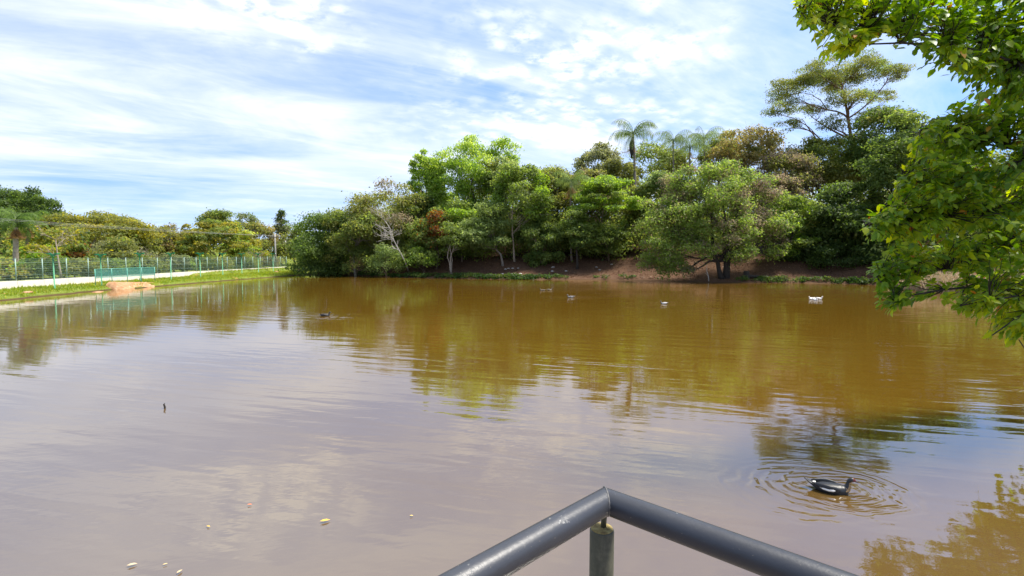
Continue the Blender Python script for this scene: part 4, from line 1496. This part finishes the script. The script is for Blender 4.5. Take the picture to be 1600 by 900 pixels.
def duck(name, label, px, py, heading, size, body_m, neck_m, wing_m, patch_m, bill_m, face_m=None, group=None, head_turn=0):
    g = on_level(px, py, 0)
    root = thing(name, label, 'duck', (g.x, g.y, -.01), group, heading)
    root.scale = (size, size, size)
    B = duck_body_points()
    mb = MB()
    mb.tube([(b[0], 0, b[1]) for b in B], [1.0] * len(B), 18, flat=[(max(b[2], .004), max(b[3], .004)) for b in B])
    me = mb.mesh('body', [body_m, neck_m, face_m or body_m])
    mi = []
    for pl in me.polygons:
        c, nrm = pl.center, pl.normal
        if c.z > .055 and .185 < c.x < .275 and nrm.x > .15 and c.z < .205:
            mi.append(1)
        elif c.x > .268 and c.z > .19:
            mi.append(2)
        else:
            mi.append(0)
    me.polygons.foreach_set('material_index', mi)
    link('body', me, root)
    for sd in (-1, 1):
        mb = MB()
        pts = [(.10, sd * .098, .070), (.05, sd * .122, .078), (-.04, sd * .128, .086), (-.13, sd * .108, .096), (-.20, sd * .076, .108), (-.25, sd * .045, .118)]
        mb.tube(pts, 1.0, 12, flat=[(.016, .020), (.022, .048), (.024, .056), (.022, .046), (.016, .028), (.006, .008)])
        wg = mb.build('wing', wing_m, root)
        if patch_m is not None:
            mb = MB()
            pts = [(.035, sd * .146, .078), (.01, sd * .150, .074), (-.05, sd * .151, .072), (-.11, sd * .137, .078), (-.16, sd * .112, .088)]
            mb.tube(pts, 1.0, 8, flat=[(.004, .006), (.006, .017), (.006, .015), (.005, .013), (.003, .004)])
            mb.build('wing_patch', patch_m, wg)
    if patch_m is not None:
        mb = MB()
        mb.tube([(-.245, 0, .101), (-.225, 0, .100), (-.195, 0, .106)], 1.0, 10, flat=[(.030, .008), (.052, .016), (.050, .012)])
        mb.build('rump_patch', patch_m, root)
    mb = MB()
    mb.tube([(.290, 0, .217), (.312, 0, .208), (.332, 0, .200), (.348, 0, .196)], 1.0, 10, flat=[(.017, .017), (.014, .011), (.014, .007), (.008, .003)])
    mb.build('bill', bill_m, root)
    for sd in (-1, 1):
        mb = MB()
        c = Vector((.266, sd * .0315, .229))
        mb.tube([c - Vector((.005, 0, 0)), c, c + Vector((.005, 0, 0))], [.002, .005, .002], 6)
        mb.build('eye', bill_d, root)
    return root


duck('muscovy_duck', 'black duck with white wing patches and red face in a ring of ripples', 1298, 767, math.radians(-24), 1.0, black, speck, black, white, bill_d, red)
duck('dark_duck', 'dark duck swimming alone on the pale water left of centre', 508, 494, math.radians(4), 1.05, darkf, darkf, darkf, None, bill_d)
duck('small_duck', 'left one of two small beige ducks near the far bank', 848, 454.3, math.radians(180), .95, beige, beige, beige, None, bill_d, group='pair of small ducks')
duck('small_duck', 'right one of two small beige ducks near the far bank', 858.5, 453.6, math.radians(5), .95, beige, beige, beige, None, bill_d, group='pair of small ducks')
duck('grey_duck', 'grey duck trailing a thin wake in front of the earth bank', 892, 465, math.radians(180), 1.1, greyf, greyf, greyf, white, bill_d)
duck('pied_duck', 'black and white duck below the leafy skirt of the big shore tree', 1037.5, 475, math.radians(150), .95, greyf, black, white, None, bill_o, black)
for i, (px, py, hd, lb) in enumerate(((1268, 467.5, 200, 'leftmost white duck of the tight white group'), (1274, 469, 262, 'nearest white duck in the middle of the white group'),
                                      (1279, 467.3, 318, 'rightmost white duck of the tight white group'))):
    duck('white_duck', lb, px, py, math.radians(hd), 1.0, white, white, white, None, bill_o, group='white ducks huddled together')

# ------------------------------------------------------------------ leaf blade, floating leaves
LB_V = np.array([(0, 0, 0), (.30, -.25, .045), (.30, 0, 0), (.30, .25, .045), (.66, -.22, .015), (.66, 0, -.035), (.66, .22, .015), (1, 0, -.12)], float)
LB_F = np.array([(0, 1, 2), (0, 2, 3), (1, 4, 5), (1, 5, 2), (2, 5, 6), (2, 6, 3), (4, 7, 5), (5, 7, 6)])
for (px, py, L, rot, cols, lb) in ((500, 816, .13, 25, (.55, .33, .05), 'yellow leaf floating on the brown water left of the handrail'),
                                   (386, 789, .07, 10, (.50, .13, .04), 'small orange leaf floating on the brown water'),
                                   (198, 885, .10, 30, (.45, .34, .20), 'pale dry leaf floating near the lower left corner'),
                                   (276, 897, .08, 80, (.42, .31, .18), 'pale dry leaf floating at the bottom edge'),
                                   (323, 822, .06, -20, (.50, .30, .06), 'tiny yellow leaf floating below the orange leaf'),
                                   (640, 806, .05, 5, (.52, .38, .10), 'tiny pale yellow leaf floating left of the corner of the handrail'),
                                   (254, 883, .05, 40, (.5, .36, .16), 'tiny brown leaf floating between the two pale dry leaves')):
    g = on_level(px, py, .012)
    V = LB_V * np.array([L, L * .8, L * .6])
    V[:, 2] += .12 * L
    o = link('floating_leaf', np_mesh('floating_leaf', V, LB_F, plain('floating_leaf', cols, .6, .2, 40), smooth=True), None, g)
    o.rotation_euler = (0, 0, math.radians(rot))
    tag(o, lb, 'leaf', 'leaves floating on the pond')
g = on_level(257, 638, 0)
mb = MB()
mb.tube([(0, 0, -.1), (.01, 0, .03), (-.01, 0, .09), (.015, 0, .12)], [.02, .022, .018, .006], 7)
tag(mb.build('stick_end', BARK['dark'], None, tuple(g)), 'dark stick end poking out of the pale water on the left', 'stick')

# ------------------------------------------------------------------ overhanging tree on the near right bank
rng = np.random.default_rng(42)
tb = Vector((14.4, 11.0, gz(14.4, 11.0) - .1))
root = thing('overhanging_tree', 'broad leaved tree whose boughs hang into the right side of the view', 'tree', tb)
trunk = polyline((0, 0, 0), (-.5, -.2, 9.5), 10, rng, .02) + np.array(tb)
mb = MB()
mb.tube(trunk - np.array(tb), [.30 * (1.3 if i == 0 else 1 - .07 * i) for i in range(10)], 10)
ends = [(1250, 22, 9.0), (1330, 70, 9.2), (1475, 95, 9.6), (1440, 205, 10.2), (1405, 290, 10.3), (1352, 352, 10.0), (1372, 432, 9.8), (1398, 468, 9.6),
        (1500, 478, 9.3), (1550, 524, 9.0), (1520, 300, 11.2), (1500, 395, 10.6), (1560, 60, 10.2), (1560, 190, 11.4), (1590, 440, 9.6), (1600, 250, 9.6), (1590, 330, 10.8),
        (1660, 20, 8.6), (1700, -120, 9.4), (1500, -110, 9.0), (1780, 120, 8.8), (1760, 330, 8.8), (1900, -60, 13), (1800, 250, 13), (1850, 60, 14.5), (1950, 200, 15)]
boughs = []
for (px, py, Y) in ends:
    e = np.array(at(px, py, Y))
    d = np.hypot(*(e[:2] - trunk[0][:2]))
    zs = np.clip(e[2] - .10 * d + (.9 if e[2] < 5 else -1.0), tb.z + 1.2, tb.z + 8.8)
    j = int(np.argmin(np.abs(trunk[:, 2] - zs)))
    q = polyline(trunk[j], e, 12, rng, .035, .05)
    r0 = .016 + .006 * d
    mb.tube(q - np.array(tb), [r0 * (1 - .9 * i / 11) + .004 for i in range(12)], 6)
    boughs.append(q)
BP = np.concatenate([b[3:] for b in boughs])
poly_low = [(1345, 356), (1366, 332), (1392, 320), (1386, 292), (1408, 262), (1428, 226), (1440, 196), (1462, 180), (1500, 168), (1545, 158), (1600, 120), (1700, 90), (1700, 560), (1600, 530),
            (1575, 540), (1540, 528), (1560, 500), (1520, 492), (1500, 484), (1492, 468), (1452, 452), (1420, 470), (1392, 488), (1366, 470), (1374, 440), (1352, 428), (1372, 402), (1396, 386), (1360, 374)]
poly_top = [(1245, -10), (1243, 30), (1262, 48), (1286, 84), (1312, 88), (1345, 78), (1372, 40), (1400, 52), (1432, 40), (1446, 72), (1440, 104), (1462, 108), (1478, 82), (1500, 122), (1545, 128), (1560, 160), (1610, 150), (1700, 100),
            (1700, -60), (1245, -60)]
hole = [(1450, 26), (1482, 30), (1488, 62), (1476, 78), (1462, 66)]


def inside(poly, x, y):
    r = False
    for i in range(len(poly)):
        ax, ay = poly[i]
        bx, by = poly[(i + 1) % len(poly)]
        if (ay > y) != (by > y) and x < (bx - ax) * (y - ay) / (by - ay) + ax:
            r = not r
    return r


tipsP = []
while len(tipsP) < 1200:
    px, py = rng.uniform(1335, 1650), rng.uniform(110, 560)
    if inside(poly_low, px, py):
        edge = max(0, min(1, (px - 1340) / 200))
        if 428 < py < 462 and 1410 < px < 1510 and rng.random() < .88:
            continue
        if 215 < py < 262 and 1535 < px < 1600 and rng.random() < .75:
            continue
        Y = 9.6 + rng.uniform(-.5, .5) + edge * rng.uniform(-.4, 2.0)
        tipsP.append(np.array(at(px, py, Y)))
while len(tipsP) < 1200 + 640:
    px, py = rng.uniform(1240, 1650), rng.uniform(-60, 165)
    if inside(poly_top, px, py) and not inside(hole, px, py):
        Y = 9.2 + rng.uniform(-.6, .9) + max(0, (px - 1450) / 200) * rng.uniform(0, 1.6)
        tipsP.append(np.array(at(px, py, Y)))
while len(tipsP) < 1200 + 640 + 260:
    px, py = rng.uniform(1490, 1680), rng.uniform(-60, 190)
    tipsP.append(np.array(at(px, py, rng.uniform(9.3, 11.8))))
while len(tipsP) < 1200 + 640 + 260 + 230:       # the crown outside the view
    b = boughs[rng.integers(0, len(boughs))]
    q = b[rng.integers(2, 12)] + rng.normal(size=3) * np.array([.7, .7, .6])
    if q[0] / q[1] > 1.02 or (q[2] - 3.5) / q[1] > .5:
        tipsP.append(q)
lp, lt, lnrm, ll = [], [], [], []
tw = MB()
for q in tipsP:
    i = int(np.argmin(((BP - q) ** 2).sum(1) + 0.6 * np.maximum(0, q[0] - BP[:, 0] + .1) ** 2 * 4))
    a = BP[i]
    dv = q - a
    L0 = np.linalg.norm(dv)
    if L0 > 1.3:
        a = q - dv / L0 * 1.3
    pts = polyline(a, q, 5, rng, .07, .03)
    tw.tube(pts - np.array(tb), [.011, .009, .007, .005, .003], 4, cap=False)
    d = (pts[-1] - pts[-3])
    d /= max(np.linalg.norm(d), 1e-6)
    d = d * .8 + np.array([-.35, -.1, -.15])
    d /= np.linalg.norm(d)
    side = np.cross(d, (0, 0, 1))
    side /= max(np.linalg.norm(side), 1e-6)
    nl = int(rng.integers(7, 12))
    span = rng.uniform(.35, .6)
    for k in range(nl):
        u = k / (nl - 1)
        b = pts[-1] - d * span * (1 - u) + rng.normal(size=3) * .03
        sgn = 1 if k % 2 else -1
        dirn = d * rng.uniform(.4, 1.0) + side * sgn * (1 - .7 * u) * rng.uniform(.5, 1.1) + np.array([0, 0, rng.uniform(-.75, .15)])
        dirn /= np.linalg.norm(dirn)
        nr = np.array([0, 0, 1.0]) + rng.normal(size=3) * .45
        nr -= dirn * nr.dot(dirn)
        nr /= max(np.linalg.norm(nr), 1e-6)
        lp.append(b)
        lt.append(dirn)
        lnrm.append(nr)
        ll.append(rng.uniform(.13, .245) * (1 - .25 * u * rng.random()))
lp, lt, lnrm, ll = map(np.array, (lp, lt, lnrm, ll))
lbt = np.cross(lnrm, lt)
wid = rng.uniform(.75, 1.1, len(lp))
# the largest leaves in the photo are parts of their own
dep = lp[:, 1]
sx = lp[:, 0] / dep
sy = (lp[:, 2] - 3.5) / dep
inview = (sx < .99) & (sy < .50) & (sy > -.5)
score = ll / dep * (1 + .3 * (dep < 9.6)) * (inview & (np.abs(lnrm[:, 1]) > .12))
pick = np.argsort(-score)[:300]
rest = np.setdiff1d(np.arange(len(lp)), pick)
young_pick = rng.random(len(lp)) < .012
Vs = (LB_V[None, :, 0, None] * lt[rest][:, None, :] + LB_V[None, :, 1, None] * (lbt[rest] * wid[rest][:, None])[:, None, :] + LB_V[None, :, 2, None] * lnrm[rest][:, None, :]) * ll[rest][:, None, None] \
    + lp[rest][:, None, :] - np.array(tb)
Fs = (np.arange(len(rest)) * 8)[:, None, None] + LB_F[None]
mi = np.repeat(young_pick[rest].astype(int), 8)
fo = link('foliage', np_mesh('foliage', Vs.reshape(-1, 3), Fs.reshape(-1, 3), [LM['near'], LM['young']], mi, smooth=True), root)
tag(fo, None, None, None, 'stuff')
leaf_me = [np_mesh('leaf', LB_V, LB_F, LM['near'], smooth=True), np_mesh('leaf', LB_V, LB_F, LM['young'], smooth=True)]
for i in pick:
    o = link('leaf', leaf_me[int(young_pick[i])], root)
    M = Matrix.Identity(4)
    X, Yv, Z = lt[i] * ll[i], lbt[i] * ll[i] * wid[i], lnrm[i] * ll[i]
    for r_ in range(3):
        M[r_][0], M[r_][1], M[r_][2], M[r_][3] = X[r_], Yv[r_], Z[r_], lp[i][r_] - tb[r_]
    o.matrix_basis = M
mb.build('trunk', BARK['dark'], root)
tw.build('twigs', BARK['dark'], root)
tag(root.children[-1], None, None, None, 'stuff')
print('faces', sum(len(m.polygons) for m in bpy.data.meshes))
